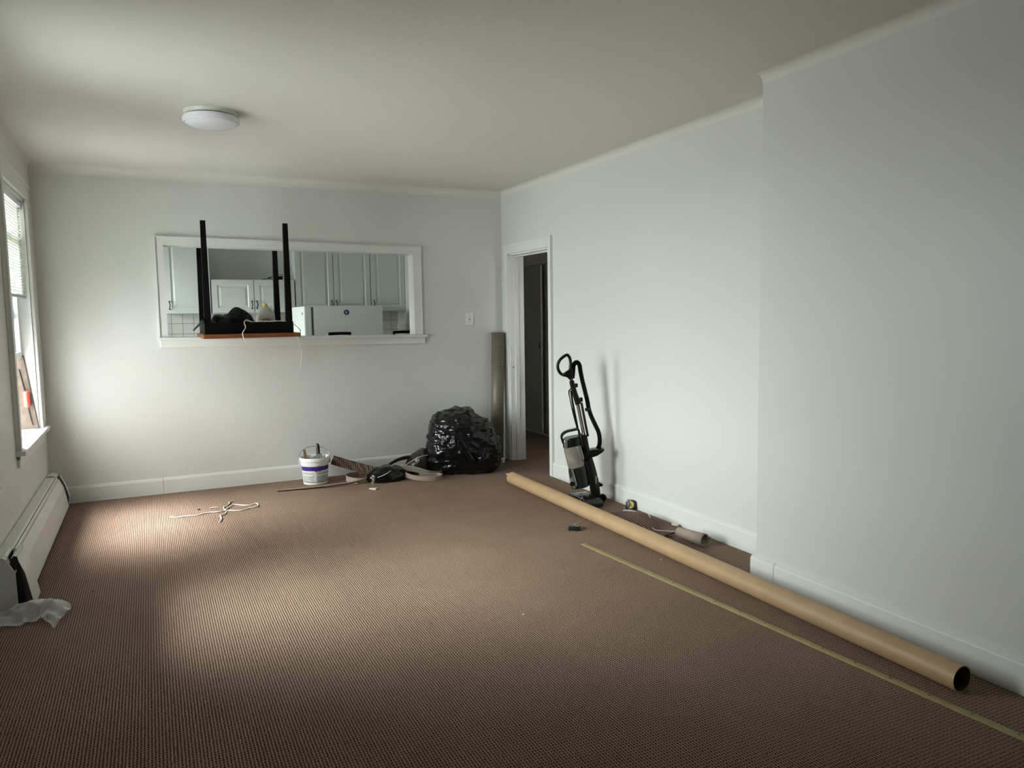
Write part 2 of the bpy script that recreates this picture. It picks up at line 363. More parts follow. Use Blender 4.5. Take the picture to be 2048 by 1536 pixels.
# pass-through opening in the back wall; house is slightly out of level
def tl(x): return -0.0145*(x-1.2)
PX0, PX1, PZ0, PZ1 = 0.139, 2.272, 1.288, 2.042
bm = new(); wall_with_holes(bm, L, R+0.001, D, D+WT, 0, H, [(PX0-0.005, PX1+0.005, PZ0-0.03, PZ1+0.03)], 'x'); struct('wall_back', bm, M['wall'])
DY0, DY1, DZ = 5.88, 6.70, 2.035
bm = new(); wall_with_holes(bm, R, R+0.134, YC, 9.6, 0, H, [(DY0, DY1, 0, DZ)], 'y')
box(bm, RC, R+0.134, YN, YC, 0, H, bev=0.004); struct('wall_right', bm, M['wall'])
bm = new(); box(bm, L-0.3, 4.9, YN-0.12, YN, 0, H); struct('wall_near', bm, M['wall'])
# baseboards
def bb_profile(bm, pts, t=0.016):
    """baseboard along a polyline of plan points; board lies on the left of the walking direction"""
    for (x0, y0), (x1, y1) in zip(pts, pts[1:]):
        d = Vector((x1-x0, y1-y0)).normalized(); n_ = Vector((-d.y, d.x))
        prof = [(0, 0), (t, 0), (t, BB-0.018), (t-0.004, BB-0.012), (t-0.004, BB-0.006), (0.004, BB), (0, BB)]
        A = [bm.verts.new((x0+n_.x*a, y0+n_.y*a, z)) for a, z in prof]; B = [bm.verts.new((x1+n_.x*a, y1+n_.y*a, z)) for a, z in prof]
        k = len(prof)
        for i in range(k): bm.faces.new((A[i], A[(i+1) % k], B[(i+1) % k], B[i]))
        bm.faces.new(A[::-1]); bm.faces.new(B)
bm = new(); bb_profile(bm, [(0.038, D), (L, D)]); bb_profile(bm, [(R-0.001, D), (0.041, D)]); struct('baseboard_back', bm, M['trim'])
bm = new(); bb_profile(bm, [(R, YC), (R, DY0-0.062)]); bb_profile(bm, [(R, DY1+0.10), (R, D-0.017)])
bb_profile(bm, [(RC, YN), (RC, YC-0.15)], 0.02); bb_profile(bm, [(RC, YC-0.147), (RC, YC+0.02)], 0.02); bb_profile(bm, [(RC-0.001, YC), (R, YC)], 0.016)
struct('baseboard_right', bm, M['trim'])
bm = new(); bb_profile(bm, [(L, 4.3), (L, YN)]); struct('baseboard_left', bm, M['trim'])
# doorway casing and jambs
door = sempty('door_1')
bm = new()
cz = DZ+0.095
box(bm, R-0.018, R, DY1, DY1+0.10, 0, cz, 0.003); box(bm, R-0.018, R, DY0-0.062, DY0, 0, cz, 0.003)
box(bm, R-0.018, R, DY0, DY1, DZ, cz, 0.003); box(bm, R-0.024, R-0.018, DY0-0.062, DY0-0.048, 0, cz); box(bm, R-0.024, R-0.018, DY1+0.086, DY1+0.10, 0, cz)
link('casing', bm, M['trim'], door)
bm = new()
for y0, y1 in ((DY1-0.018, DY1), (DY0, DY0+0.018)): box(bm, R-0.006, R+0.15, y0, y1, 0, DZ, 0.002)
box(bm, R-0.006, R+0.15, DY0, DY1, DZ-0.018, DZ, 0.002)
box(bm, R+0.045, R+0.085, DY1-0.032, DY1-0.018, 0, DZ-0.018, 0.002); box(bm, R+0.045, R+0.085, DY0+0.018, DY0+0.032, 0, DZ-0.018, 0.002)
box(bm, R+0.045, R+0.085, DY0+0.018, DY1-0.018, DZ-0.032, DZ-0.018, 0.002)
link('jamb', bm, M['trim'], door)
bm = new(); box(bm, R+0.012, R+0.034, DY1-0.0205, DY1-0.018, 0.90, 0.97); box(bm, R+0.019, R+0.027, DY1-0.0225, DY1-0.0203, 0.92, 0.94, mi=1)
link('strike_plate', bm, [M['trim'], M['dark']], door)
# pass-through casing, jamb liner, stool and apron
trim = sempty('trim_1')
def tilted(bm):
    for v in bm.verts: v.co.z += tl(v.co.x)
    return bm
bm = new()
def miter(bm, inner, outer, t0, t1):
    for k in range(len(inner)-1):
        a, b, c, d = inner[k], inner[k+1], outer[k+1], outer[k]
        F = [bm.verts.new((p[0], t0, p[1])) for p in (a, b, c, d)]; G = [bm.verts.new((p[0], t1, p[1])) for p in (a, b, c, d)]
        bm.faces.new(F); bm.faces.new(G[::-1])
        for i in range(4): bm.faces.new((F[i], F[(i+1) % 4], G[(i+1) % 4], G[i]))
miter(bm, [(PX0, PZ0), (PX0, PZ1), (PX1, PZ1), (PX1, PZ0)], [(PX0-0.068, PZ0), (PX0-0.068, PZ1+0.072), (PX1+0.075, PZ1+0.072), (PX1+0.075, PZ0)], D-0.016, D)
miter(bm, [(PX0-0.058, PZ0), (PX0-0.058, PZ1+0.062), (PX1+0.065, PZ1+0.062), (PX1+0.065, PZ0)], [(PX0-0.068, PZ0), (PX0-0.068, PZ1+0.072), (PX1+0.075, PZ1+0.072), (PX1+0.075, PZ0)], D-0.024, D-0.016)
link('casing', tilted(bm), M['trim'], trim)
bm = new()
box(bm, PX0-0.02, PX0, D-0.004, D+WT+0.01, PZ0, PZ1); box(bm, PX1, PX1+0.02, D-0.004, D+WT+0.01, PZ0, PZ1)
box(bm, PX0-0.02, PX1+0.02, D-0.004, D+WT+0.01, PZ1, PZ1+0.02)
link('jamb', tilted(bm), M['trim'], trim)
bm = new(); box(bm, PX0-0.075, PX1+0.115, D-0.05, D+WT+0.02, PZ0-0.022, PZ0, 0.004); link('stool', tilted(bm), M['trim'], trim)
bm = new(); box(bm, PX0-0.06, PX1+0.098, D-0.02, D, PZ0-0.085, PZ0-0.022, 0.003); link('apron', tilted(bm), M['trim'], trim)

# ------------------------------------------------------------------ windows
def window(idx, w, raised, casing=True):
    y0, y1, z0, z1 = w; root = sempty('window_%d' % idx); t = 0.03
    if casing:
        bm = new(); o = 0.115
        miter_pts = [(y0-o, y0), (y1, y1+o)]
        box(bm, L, L+t-0.008, y0-o, y0, z0-0.05, z1+0.115, 0.003); box(bm, L, L+t-0.008, y1, y1+o, z0, z1+0.115, 0.003); box(bm, L, L+t-0.008, y0, y1, z1, z1+0.115, 0.003)
        for a, b in ((y0-o, y0-o+0.02), (y1+o-0.02, y1+o)): box(bm, L+t-0.008, L+t, a, b, z0, z1+0.115)
        box(bm, L+t-0.008, L+t, y0-o, y1+o, z1+0.095, z1+0.115)
        link('casing', bm, M['trim'], root)
        bm = new(); box(bm, L-0.13, L+0.052, y0, y1, z0-0.024, z0+0.006, 0.004); box(bm, L, L+0.052, y0-o-0.02, y0-0.0005, z0-0.024, z0+0.006, 0.003); box(bm, L, L+0.052, y1+0.0005, y1+o+0.02, z0-0.024, z0+0.006, 0.003); link('stool', bm, M['trim'], root)
        bm = new(); box(bm, L, L+0.018, y0-o, y1+o, z0-0.10, z0-0.028, 0.003); link('apron', bm, M['trim'], root)
    bm = new()
    box(bm, L-0.30, L, y0-0.001, y0+0.018, z0, z1); box(bm, L-0.30, L, y1-0.018, y1+0.001, z0, z1); box(bm, L-0.30, L, y0, y1, z1-0.018, z1+0.001); box(bm, L-0.31, L-0.131, y0, y1, z0-0.04, z0-0.008)
    for a, b in ((y0+0.018, y0+0.03), (y1-0.03, y1-0.018)):
        box(bm, L-0.095, L-0.07, a, b, z0, z1-0.018); box(bm, L-0.155, L-0.145, a, b, z0, z1-0.018)
    link('jamb', bm, M['trim'], root)
    mid = (z0+z1)/2
    def sash(name, x, za, zb):
        bm = new(); a, b, s = y0+0.022, y1-0.022, 0.042
        box(bm, x-0.016, x+0.016, a, a+s, za, zb, 0.002); box(bm, x-0.016, x+0.016, b-s, b, za, zb, 0.002)
        box(bm, x-0.016, x+0.016, a+s, b-s, za, za+s, 0.002); box(bm, x-0.016, x+0.016, a+s, b-s, zb-s, zb, 0.002)
        f = link(name, bm, M['vinyl'], root)
        bm = new(); box(bm, x-0.002, x+0.002, a+s, b-s, za+s, zb-s); link('pane', bm, M['glass'], f)
    sash('upper_sash', L-0.13, mid-0.02, z1-0.018)
    sash('lower_sash', L-0.09, z0+raised, mid+0.02+raised)
    return root
window(1, W1, 0.53); window(2, W2, 0.0); window(3, W3, 0.0, casing=False)
# blinds
def blind(w, label):
    t = thing('window_blind', label, 'blind', (L-0.035, (w[0]+w[1])/2, 2.30))
    hy = (w[1]-w[0])/2-0.03
    bm = new(); box(bm, -0.02, 0.02, -hy, hy, -0.035, 0.0, 0.003); link('headrail', bm, M['vinyl'], t)
    for s in (-1, 1):
        bm = new(); box(bm, -0.022, 0.022, s*(hy+0.004)-0.004, s*(hy+0.004)+0.004, -0.045, 0.006); link('bracket', bm, M['silver'], t)
    bm = new(); ns = 30
    for k in range(ns):
        z = -0.05-k*0.0205
        A = Matrix.Translation((0, 0, z)) @ Matrix.Rotation(math.radians(-40), 4, 'Y')
        P = [(-0.0125, 0), (-0.006, 0.002), (0, 0.0026), (0.006, 0.002), (0.0125, 0)]
        sag = lambda y: -0.006*math.sin(k*1.7)*(y/hy)**2 if k in (9, 10, 17) else 0
        rows = []
        for yy in (-hy, -hy/2, 0, hy/2, hy):
            rows.append([bm.verts.new(A @ Vector((x, yy, zz))+Vector((0, 0, sag(yy)))) for x, zz in P])
        for r0, r1 in zip(rows, rows[1:]):
            for i in range(4): bm.faces.new((r0[i], r0[i+1], r1[i+1], r1[i]))
    o = link('slats', bm, M['blind'], t, smooth=True); o.modifiers.new('thickness', 'SOLIDIFY').thickness = 0.0006
    bm = new(); box(bm, -0.014, 0.014, -hy, hy, -0.05-ns*0.0205-0.018, -0.05-ns*0.0205, 0.003); link('bottom_rail', bm, M['silver'], t)
    for yy in (-hy*0.7, 0, hy*0.7):
        bm = new()
        for xx in (-0.012, 0.012): tube(bm, [(xx, yy, -0.03), (xx, yy, -0.06-ns*0.0205)], 0.0007, 5)
        link('ladder_cord', bm, M['cord'], t)
blind(W1, 'white slatted mini blind lowered over the top half of the far left window')
# outside ground and the board standing outside the open window
t = thing('leaning_board', 'tan mottled board with black cord and red grip standing in the open far left window', 'board', (-0.830, 6.455, 0.667))
bm = new(); prism(bm, [(0.062, 0.002), (-0.004, 0.54), (-0.075, 0.545), (-0.20, 0.54), (-0.18, 0.002)], 0.0, 0.022, 'y', 0.003)
link('panel', bm, M['board'], t)
bm = new(); tube(bm, [(-0.035, -0.004, 0.44), (-0.020, -0.004, 0.35), (-0.010, -0.004, 0.285)], 0.004, 6, smooth=3); link('cord', bm, M['rubber'], t)
bm = new(); tube(bm, [(0.006, -0.004, 0.155), (0.016, -0.004, 0.08), (0.026, -0.004, 0.03)], 0.004, 6, smooth=3); link('cord', bm, M['rubber'], t)
bm = new(); lathe(bm, [(0, 0), (0.018, 0.002), (0.022, 0.012), (0.022, 0.10), (0.018, 0.112), (0, 0.114)], 16, (0.002, -0.023, 0.165)); link('grip', bm, M['red'], t, smooth=True)

# ------------------------------------------------------------------ kitchen behind the opening
KY, KR = 8.72, 2.68
bm = new(); box(bm, L, KR+0.1, KY, KY+0.1, 0, H); struct('wall_kitchen_back', bm, M['wall'])
bm = new(); box(bm, KR, KR+0.1, D+WT, KY, 0, H); struct('wall_kitchen_right', bm, M['wall'])
bm = new(); box(bm, L, KR, KY-0.008, KY, 0.9, 1.506); struct('trim_2', bm, M['tile_x'])
bm = new(); box(bm, KR-0.008, KR, D+WT+0.25, KY-0.008, 0.9, 1.353); struct('trim_3', bm, M['tile_y'])
def cab_door(bm, x0, x1, z0, z1, y):
    rings = [(0, 0.016), (0, 0), (0.052, 0), (0.060, 0.006), (0.070, 0.007), (0.088, 0.001), (0.092, 0.001)]
    prev = None
    for ins, dep in rings:
        q = [bm.verts.new(p) for p in ((x0+ins, y+dep, z0+ins), (x1-ins, y+dep, z0+ins), (x1-ins, y+dep, z1-ins), (x0+ins, y+dep, z1-ins))]
        if prev:
            for i in range(4): bm.faces.new((prev[i], prev[(i+1) % 4], q[(i+1) % 4], q[i]))
        else: bm.faces.new(q[::-1])
        prev = q
    bm.faces.new(prev)
def pull(bm, x, z, y):
    pts = [(x, y, z), (x-0.003, y-0.02, z+0.012), (x+0.004, y-0.028, z+0.04), (x-0.003, y-0.02, z+0.068), (x, y, z+0.08)]
    tube(bm, pts, [0.007, 0.004, 0.0055, 0.004, 0.007], 8, smooth=4)
def cabinet(label, x0, x1, z0, z1, doors, cxm, group='wall cabinets in the kitchen'):
    t = thing('wall_cabinet', label, 'cabinet', ((x0+x1)/2, 8.42, z0), 0, group)
    ox, oz = (x0+x1)/2, z0
    bm = new(); box(bm, x0-ox, x1-ox, 0.0, 0.292, 0, z1-z0); link('body', bm, M['cab'], t)
    for a, b, hx in doors:
        bm = new(); cab_door(bm, a-ox+0.003, b-ox-0.003, 0.004, z1-z0-0.004, -0.018); dd = link('door', bm, M['cab'], t)
        bm = new(); pull(bm, hx-ox, 0.045, -0.018); link('handle', bm, M['bronze'], dd, smooth=True)
cabinet('tall pale wall cabinet at the left end of the pass-through view', 0.165, 0.592, 1.507, 2.27, [(0.165, 0.592, 0.200)], 0, 'wall cabinets in the kitchen')
cabinet('short double-door pale wall cabinet behind the upturned table legs', 0.600, 1.440, 1.507, 1.857, [(0.600, 1.020, 0.995), (1.020, 1.440, 1.047)], 0)
cabinet('tall double-door pale wall cabinet above the white refrigerator', 1.450, 2.275, 1.507, 2.27, [(1.450, 1.860, 1.835), (1.860, 2.275, 1.887)], 0)
cabinet('tall single-door pale wall cabinet at the right end of the kitchen row', 2.278, 2.678, 1.507, 2.27, [(2.278, 2.678, 2.310)], 0)
# cord on top of the short cabinet
t = thing('power_cord', 'thin black cord with plug lying on top of the short kitchen cabinet', 'cord', (1.28, 8.5, 1.858))
bm = new(); tube(bm, [(-0.16, -0.02, 0.003), (-0.08, -0.03, 0.02), (-0.02, -0.03, 0.05), (0.05, -0.02, 0.055), (0.03, -0.03, 0.02), (-0.06, -0.03, 0.005), (-0.1, -0.02, 0.02), (0.0, -0.02, 0.045)], 0.003, 6, smooth=5); link('cable', bm, M['rubber'], t, smooth=True)
bm = new(); box(bm, 0.0, 0.05, -0.04, -0.01, 0.003, 0.04, 0.006); link('plug', bm, M['rubber'], t)
# refrigerator
t = thing('refrigerator', 'white refrigerator seen side-on through the pass-through', 'refrigerator', (1.38, 7.6, 0))
bm = new(); box(bm, 0.095, 0.796, 0, 0.70, 0.03, 1.562, 0.006); link('body', bm, M['fridge'], t)
bm = new(); box(bm, 0.075, 0.096, 0.012, 0.688, 0.05, 1.552); link('gasket', bm, M['gasket'], t)
bm = new(); box(bm, 0, 0.075, 0, 0.70, 1.05, 1.562, 0.014); d = link('freezer_door', bm, M['fridge'], t)
bm = new(); tube(bm, [(0, 0.05, 1.10), (-0.035, 0.05, 1.13), (-0.035, 0.05, 1.22), (0, 0.05, 1.25)], 0.009, 8, smooth=3); link('handle', bm, M['fridge'], d, smooth=True)
bm = new(); box(bm, -0.003, 0.001, 0.06, 0.085, 1.475, 1.50); link('badge', bm, M['gasket'], d)
bm = new(); box(bm, 0, 0.075, 0, 0.70, 0.06, 1.04, 0.014); link('door', bm, M['fridge'], t)
t = thing('magnet', 'round navy blue magnet with white swirl on the refrigerator side', 'magnet', (1.802, 7.598, 1.496))
Ry = Matrix.Rotation(math.pi/2, 4, 'X')
bm = new(); lathe(bm, [(0, 0), (0.0345, 0), (0.0345, 0.003), (0, 0.003)], 28, M_=Ry); link('rim', bm, M['white'], t)
bm = new(); lathe(bm, [(0, 0.003), (0.0265, 0.003), (0.0265, 0.005), (0, 0.005)], 28, M_=Ry); link('disc', bm, M['blue'], t)
bm = new(); tube(bm, [(0.006, -0.006, 0.010), (-0.004, -0.006, 0.009), (-0.009, -0.006, 0.0), (-0.004, -0.006, -0.009), (0.007, -0.006, -0.008)], 0.0022, 6, smooth=4); tube(bm, [(0.004, -0.006, 0.002), (-0.003, -0.006, -0.001), (0.005, -0.006, -0.005)], 0.0016, 6, smooth=4); link('swirl', bm, M['white'], t)
# bar chairs whose top rails show above the sill
def bar_chair(cx, cyy, w, label):
    t = thing('bar_chair', label, 'chair', (cx, cyy, 0), 0, 'black bar chairs in the kitchen')
    for sx_ in (-1, 1):
        bm = new(); tube(bm, [(sx_*w*0.48, 0.02, 1.285), (sx_*w*0.5, 0.0, 0.75), (sx_*w*0.55, -0.02, 0)], 0.013, 4, smooth=3); link('leg', bm, M['black_wood'], t)
        bm = new(); tube(bm, [(sx_*w*0.5, 0.24, 0.72), (sx_*w*0.55, 0.26, 0)], 0.013, 4); link('leg', bm, M['black_wood'], t)
    bm = new(); box(bm, -w*0.55, w*0.55, 0.0, 0.27, 0.72, 0.755, 0.01); link('seat', bm, M['black_wood'], t)
    bm = new(); tube(bm, [(-w*0.53, 0.02, 1.292), (-w*0.3, 0.012, 1.294), (0, 0.008, 1.295), (w*0.3, 0.012, 1.294), (w*0.53, 0.02, 1.292)], 0.014, 10, smooth=4); link('top_rail', bm, M['black_wood'], t, smooth=True)
    bm = new(); tube(bm, [(-w*0.5, 0.01, 1.0), (0, 0.0, 1.0), (w*0.5, 0.01, 1.0)], 0.012, 8, smooth=4); link('rail', bm, M['black_wood'], t, smooth=True)
bar_chair(1.635, 7.18, 0.20, 'black chair top rail just above the sill, in front of the refrigerator')
bar_chair(2.265, 7.18, 0.20, 'black chair top rail above the sill by the right jamb')

# ------------------------------------------------------------------ hall behind the doorway
bm = new(); box(bm, 4.30, 4.40, R+0.5, 9.6, 0, H); box(bm, 4.22, 4.32, 8.62, 9.6, 0, H); box(bm, 4.22, 4.32, 5.0, 7.0, 0, H); box(bm, 4.22, 4.32, 5.0, 8.7, 2.17, H)
struct('wall_hall_right', bm, M['wall'])
bm = new(); box(bm, 3.33, 4.9, 9.5, 9.6, 0, H); struct('wall_hall_back', bm, M['wall'])
bm = new(); wall_with_holes(bm, 3.33, 4.9, 4.9, 5.0, 0, H, [(3.75, 4.15, 0.9, 1.9)], 'x'); struct('wall_hall_near', bm, M['wall'])  # unseen opening added to let daylight brighten the hall
bm = new(); box(bm, 4.195, 4.22, 7.0, 8.7, 2.03, 2.075, 0.003); box(bm, 4.205, 4.22, 7.0, 8.7, 2.075, 2.17, 0.003); box(bm, 4.19, 4.22, 7.0, 8.7, 2.165, 2.20, 0.003); struct('trim_4', bm, M['trim'])
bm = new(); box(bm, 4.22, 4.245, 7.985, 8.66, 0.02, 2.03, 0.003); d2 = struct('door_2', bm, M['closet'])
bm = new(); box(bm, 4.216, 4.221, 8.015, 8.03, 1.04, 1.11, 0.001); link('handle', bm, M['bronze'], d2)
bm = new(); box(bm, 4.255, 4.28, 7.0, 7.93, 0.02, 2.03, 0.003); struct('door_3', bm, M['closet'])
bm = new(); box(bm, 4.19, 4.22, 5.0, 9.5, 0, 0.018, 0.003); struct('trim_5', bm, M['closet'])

# ------------------------------------------------------------------ ceiling lamp
t = thing('ceiling_lamp', 'round flush white ceiling lamp near the left windows', 'lamp', (0.39, 4.83, H))
bm = new(); lathe(bm, [(0, 0), (0.148, 0), (0.148, -0.004), (0.14, -0.012), (0.14, -0.020), (0.125, -0.021), (0.125, -0.030), (0, -0.030)], 48); link('base_plate', bm, M['lampbase'], t, smooth=True)
bm = new(); lathe(bm, [(0, -0.029), (0.150, -0.029), (0.155, -0.033), (0.158, -0.050), (0.155, -0.054), (0.156, -0.060), (0.150, -0.067), (0.144, -0.066), (0.125, -0.076), (0.085, -0.086), (0.04, -0.091), (0, -0.092)], 48); link('shade', bm, M['diffuser'], t, smooth=30)
# light switch
t = thing('light_switch', 'white toggle light switch plate on the back wall beside the pass-through', 'switch', (2.837, D, 1.412))
bm = new(); box(bm, -0.041, 0.041, -0.007, 0, -0.062, 0.062, 0.003); link('plate', bm, M['white'], t)
bm = new(); box(bm, -0.005, 0.005, -0.0075, -0.006, -0.012, 0.012, mi=1); box(bm, -0.004, 0.004, -0.018, -0.006, -0.002, 0.009); link('toggle', bm, [M['white'], M['dark']], t)
for zz in (-0.030, 0.030):
    bm = new(); lathe(bm, [(0, 0), (0.0035, 0), (0.0035, 0.0015), (0, 0.0015)], 10, M_=Matrix.Translation((0, -0.007, zz)) @ Ry); link('screw', bm, M['gasket'], t)

# ------------------------------------------------------------------ upturned table on the sill
t = thing('table', 'upside-down counter-height table with black legs and orange wood top on the sill', 'table', (0.74, 6.80, 1.294))
bm = new(); box(bm, -0.362, 0.385, -0.44, 0.42, 0.0, 0.034, 0.006); link('tabletop', bm, M['wood'], t)
bm = new()
for a, b, c, d_ in ((-0.34, 0.34, -0.37, -0.35), (-0.34, 0.34, 0.33, 0.35), (-0.34, -0.32, -0.36, 0.34), (0.32, 0.34, -0.36, 0.34)): box(bm, a, b, c, d_, 0.034, 0.125)
link('apron', bm, M['black_wood'], t)
for lx, ly, s in ((-0.318, -0.35, -1), (0.308, -0.35, 1), (-0.315, 0.33, -1), (0.318, 0.33, 1)):
    bm = new(); a, b = 0.026, 0.019
    A = [bm.verts.new((lx+i*a, ly+j*a, 0.034)) for i, j in ((-1, -1), (1, -1), (1, 1), (-1, 1))]
    top = (lx+s*0.0, ly)
    B = [bm.verts.new((top[0]+i*b, top[1]+j*b, 0.925)) for i, j in ((-1, -1), (1, -1), (1, 1), (-1, 1))]
    bm.faces.new(A); bm.faces.new(B)
    for i in range(4): bm.faces.new((A[i], A[(i+1) % 4], B[(i+1) % 4], B[i]))
    link('leg', bm, M['black_wood'], t)

# crumpled film bags ---------------------------------------------------------
def bag_mesh(outline, depth, lvl=5, amp=0.012, seed=0, floor_z=None, centre=None, hs=(3.2, 3.2, 9), sharp=2.0):
    """closed crumpled bag: outline = (u,z) silhouette, depth = half thickness along local y"""
    cu, cz_ = centre or (sum(p[0] for p in outline)/len(outline), sum(p[1] for p in outline)/len(outline))
    pol = sorted((math.atan2(z-cz_, u-cu), math.hypot(u-cu, z-cz_)) for u, z in outline)
    def Rr(a):
        n_ = len(pol)
        for i in range(n_):
            a0, r0 = pol[i]; a1, r1 = pol[(i+1) % n_]
            if i == n_-1: a1 += 2*math.pi
            aa = a if a >= pol[0][0] else a+2*math.pi
            if a0 <= aa <= a1:
                f = (aa-a0)/(a1-a0+1e-9); return r0+(r1-r0)*f
        return pol[0][1]
    bm = new(); bmesh.ops.create_icosphere(bm, subdivisions=lvl, radius=1)
    so = Vector((seed*3.1, seed*1.7, seed*0.9))
    for v in bm.verts:
        d = v.co.copy(); rho = math.hypot(d.x, d.z); a = math.atan2(d.z, d.x)
        rr = Rr(a); rho2 = rho**0.85
        v.co = Vector((cu+rr*rho2*math.cos(a), depth*math.copysign(abs(d.y)**0.8, d.y), cz_+rr*rho2*math.sin(a)))
    bm.normal_update()
    new_co = []
    for v in bm.verts:
        p = v.co
        q = Vector((p.x*hs[0], p.y*hs[1], p.z*hs[2]))+so
        warp = noise.noise_vector(p*4+so)*0.9
        q += warp
        n1 = (1-abs(noise.noise(q)))**sharp; n2 = (1-abs(noise.noise(q*2.3+Vector((5, 5, 5)))))**sharp
        n3 = (1-abs(noise.noise(p*5+so)))**2.5
        n4 = noise.noise(p*3+so*2)
        n5 = (1-abs(noise.noise(q*4.7+Vector((9, 2, 7)))))**sharp
        new_co.append(p+v.normal*(amp*1.1*(n1-0.6)+amp*0.55*(n2-0.6)+amp*0.14*(n5-0.6)+amp*1.2*(n3-0.6)+amp*0.9*n4))
    for v, c_ in zip(bm.verts, new_co):
        v.co = c_
        if floor_z is not None and v.co.z < floor_z: v.co.z = floor_z+0.0006*noise.noise(v.co*40)
    return bm
# big refuse bag
t = thing('garbage_bag', 'full glossy black garbage bag slumped on the carpet against the back wall', 'bag', (2.62, 6.44, 0), -0.3)
out = [(0.31, 0.291), (0.297, 0.145), (0.285, 0.03), (0.20, -0.012), (0.056, -0.02), (-0.078, -0.02), (-0.14, -0.02), (-0.24, -0.005), (-0.335, 0.05), (-0.357, 0.155), (-0.368, 0.301), (-0.368, 0.363), (-0.36, 0.425), (-0.328, 0.508), (-0.239, 0.573), (-0.085, 0.606), (0.017, 0.59), (0.082, 0.517), (0.169, 0.487), (0.22, 0.443), (0.259, 0.354)]
link('sack', bag_mesh(out, 0.27, 6, 0.022, 2, 0.0, (-0.03, 0.27)), M['bag'], t, smooth=180)
bm = new()   # loose folds spilling down the front
for k in range(3):
    s_ = (k-1)*0.045
    ribbon(bm, [(-0.22+s_*0.5, -0.185, 0.47-abs(s_)*0.6), (-0.13+s_*0.8, -0.245, 0.36), (-0.05+s_*0.6, -0.268, 0.24), (0.03+s_*0.2, -0.272, 0.13)], 0.05, 0.008, up=(0.8, 0.1+0.6*(k-1), 0.45), smooth=6)
link('tied_folds', bm, M['bag'], t, smooth=180)
# bag on the table
t = thing('plastic_bag', 'black plastic bag heaped inside the upturned table on the sill', 'bag', (0.60, 6.62, 1.328))
out = [(-0.155, 0.0), (-0.16, 0.09), (-0.12, 0.142), (-0.05, 0.14), (-0.01, 0.145), (0.025, 0.185), (0.075, 0.205), (0.12, 0.195), (0.165, 0.145), (0.185, 0.115), (0.18, 0.0), (0.0, -0.01)]
link('sack', bag_mesh(out, 0.13, 5, 0.014, 5, 0.0, (0.0, 0.08)), M['bag_dull'], t, smooth=180)
t = tag(link('foil_scrap', bag_mesh([(-0.03, 0), (-0.02, 0.025), (0.01, 0.035), (0.03, 0.02), (0.03, 0)], 0.02, 4, 0.01, 8), M['white'], smooth=180, loc=(0.61, 6.72, 1.452)), 'small crumpled white scrap resting on the black bag on the sill', 'scrap')
# strap hanging over table corner
bm = new(); ribbon(bm, [(0.05, 0.06, 0.075), (0.01, -0.01, 0.07), (-0.035, -0.03, 0.03), (-0.075, -0.035, -0.01)], 0.045, 0.004, up=(0.35, 0.6, 0.5)); tag(link('bag_strap', bm, M['bag'], loc=(0.386, 6.44, 1.372), smooth=True), 'short black strap sticking out over the left corner of the upturned table', 'strap')
# milk jug
t = thing('milk_jug', 'translucent plastic gallon jug with yellow cap inside the upturned table', 'jug', (0.925, 6.90, 1.329), -0.25)
def sq_lathe(bm, prof, n=28, ex=4):
    rings = []
    for r, z, sq in prof:
        ring = []
        for k in range(n):
            a = 2*math.pi*k/n; c_, s_ = math.cos(a), math.sin(a); e = 2+sq
            rr = r/((abs(c_)**e+abs(s_)**e)**(1/e)); ring.append(bm.verts.new((rr*c_, rr*s_, z)))
        rings.append(ring)
    for A, B in zip(rings, rings[1:]):
        for k in range(n): bm.faces.new((A[k], A[(k+1) % n], B[(k+1) % n], B[k]))
    bm.faces.new(rings[0][::-1]); bm.faces.new(rings[-1]); return bm
bm = new(); sq_lathe(bm, [(0.06, 0, 3), (0.074, 0.006, 3), (0.076, 0.04, 3), (0.076, 0.125, 3), (0.070, 0.155, 2), (0.052, 0.19, 0.8), (0.032, 0.215, 0.2), (0.018, 0.226, 0), (0.017, 0.233, 0)]); link('body', bm, M['jug'], t, smooth=60)
bm = new(); tube(bm, [(0.045, -0.03, 0.21), (0.066, -0.045, 0.18), (0.072, -0.05, 0.12), (0.062, -0.045, 0.09)], 0.010, 8, smooth=5); link('handle', bm, M['jug'], t, smooth=True)
bm = new(); lathe(bm, [(0, 0.248), (0.019, 0.247), (0.020, 0.244), (0.020, 0.228), (0.018, 0.227)], 20); link('cap', bm, M['yellow'], t, smooth=40)
bm = new(); tube(bm, [(0.028*math.cos(a)+0.012, -0.0775, 0.105+0.012*math.sin(a)) for a in [2*math.pi*k/16 for k in range(16)]], 0.0025, 5, closed=True); link('label', bm, M['label_brown'], t)
# cords on the table
bm = new(); tube(bm, [(0.83, 6.55, 1.405), (0.76, 6.47, 1.418), (0.71, 6.42, 1.432), (0.690, 6.39, 1.417), (0.694, 6.352, 1.378), (0.671, 6.348, 1.338), (0.673, 6.35, 1.305), (0.692, 6.352, 1.258)], 0.0035, 7, smooth=6)
tube(bm, [(0.83, 6.55, 1.405), (0.76, 6.50, 1.425), (0.72, 6.47, 1.44), (0.70, 6.43, 1.43)], 0.003, 6, smooth=5)
tag(link('hanging_cord', bm, M['cord'], smooth=True), 'white cord dangling over the front edge of the upturned table', 'cord')
bm = new(); tube(bm, [(0.80, 6.47, 1.43), (0.87, 6.445, 1.422), (0.93, 6.44, 1.426), (0.978, 6.44, 1.424), (1.03, 6.44, 1.418), (1.085, 6.43, 1.395), (1.128, 6.42, 1.352), (1.146, 6.50, 1.333), (1.160, 6.62, 1.315), (1.168, 6.74, 1.300), (1.178, 6.80, 1.287), (1.184, 6.807, 1.265), (1.190, 6.812, 1.21), (1.208, 6.82, 1.142), (1.203, 6.83, 1.076), (1.192, 6.835, 1.01)], 0.0035, 7, smooth=6)
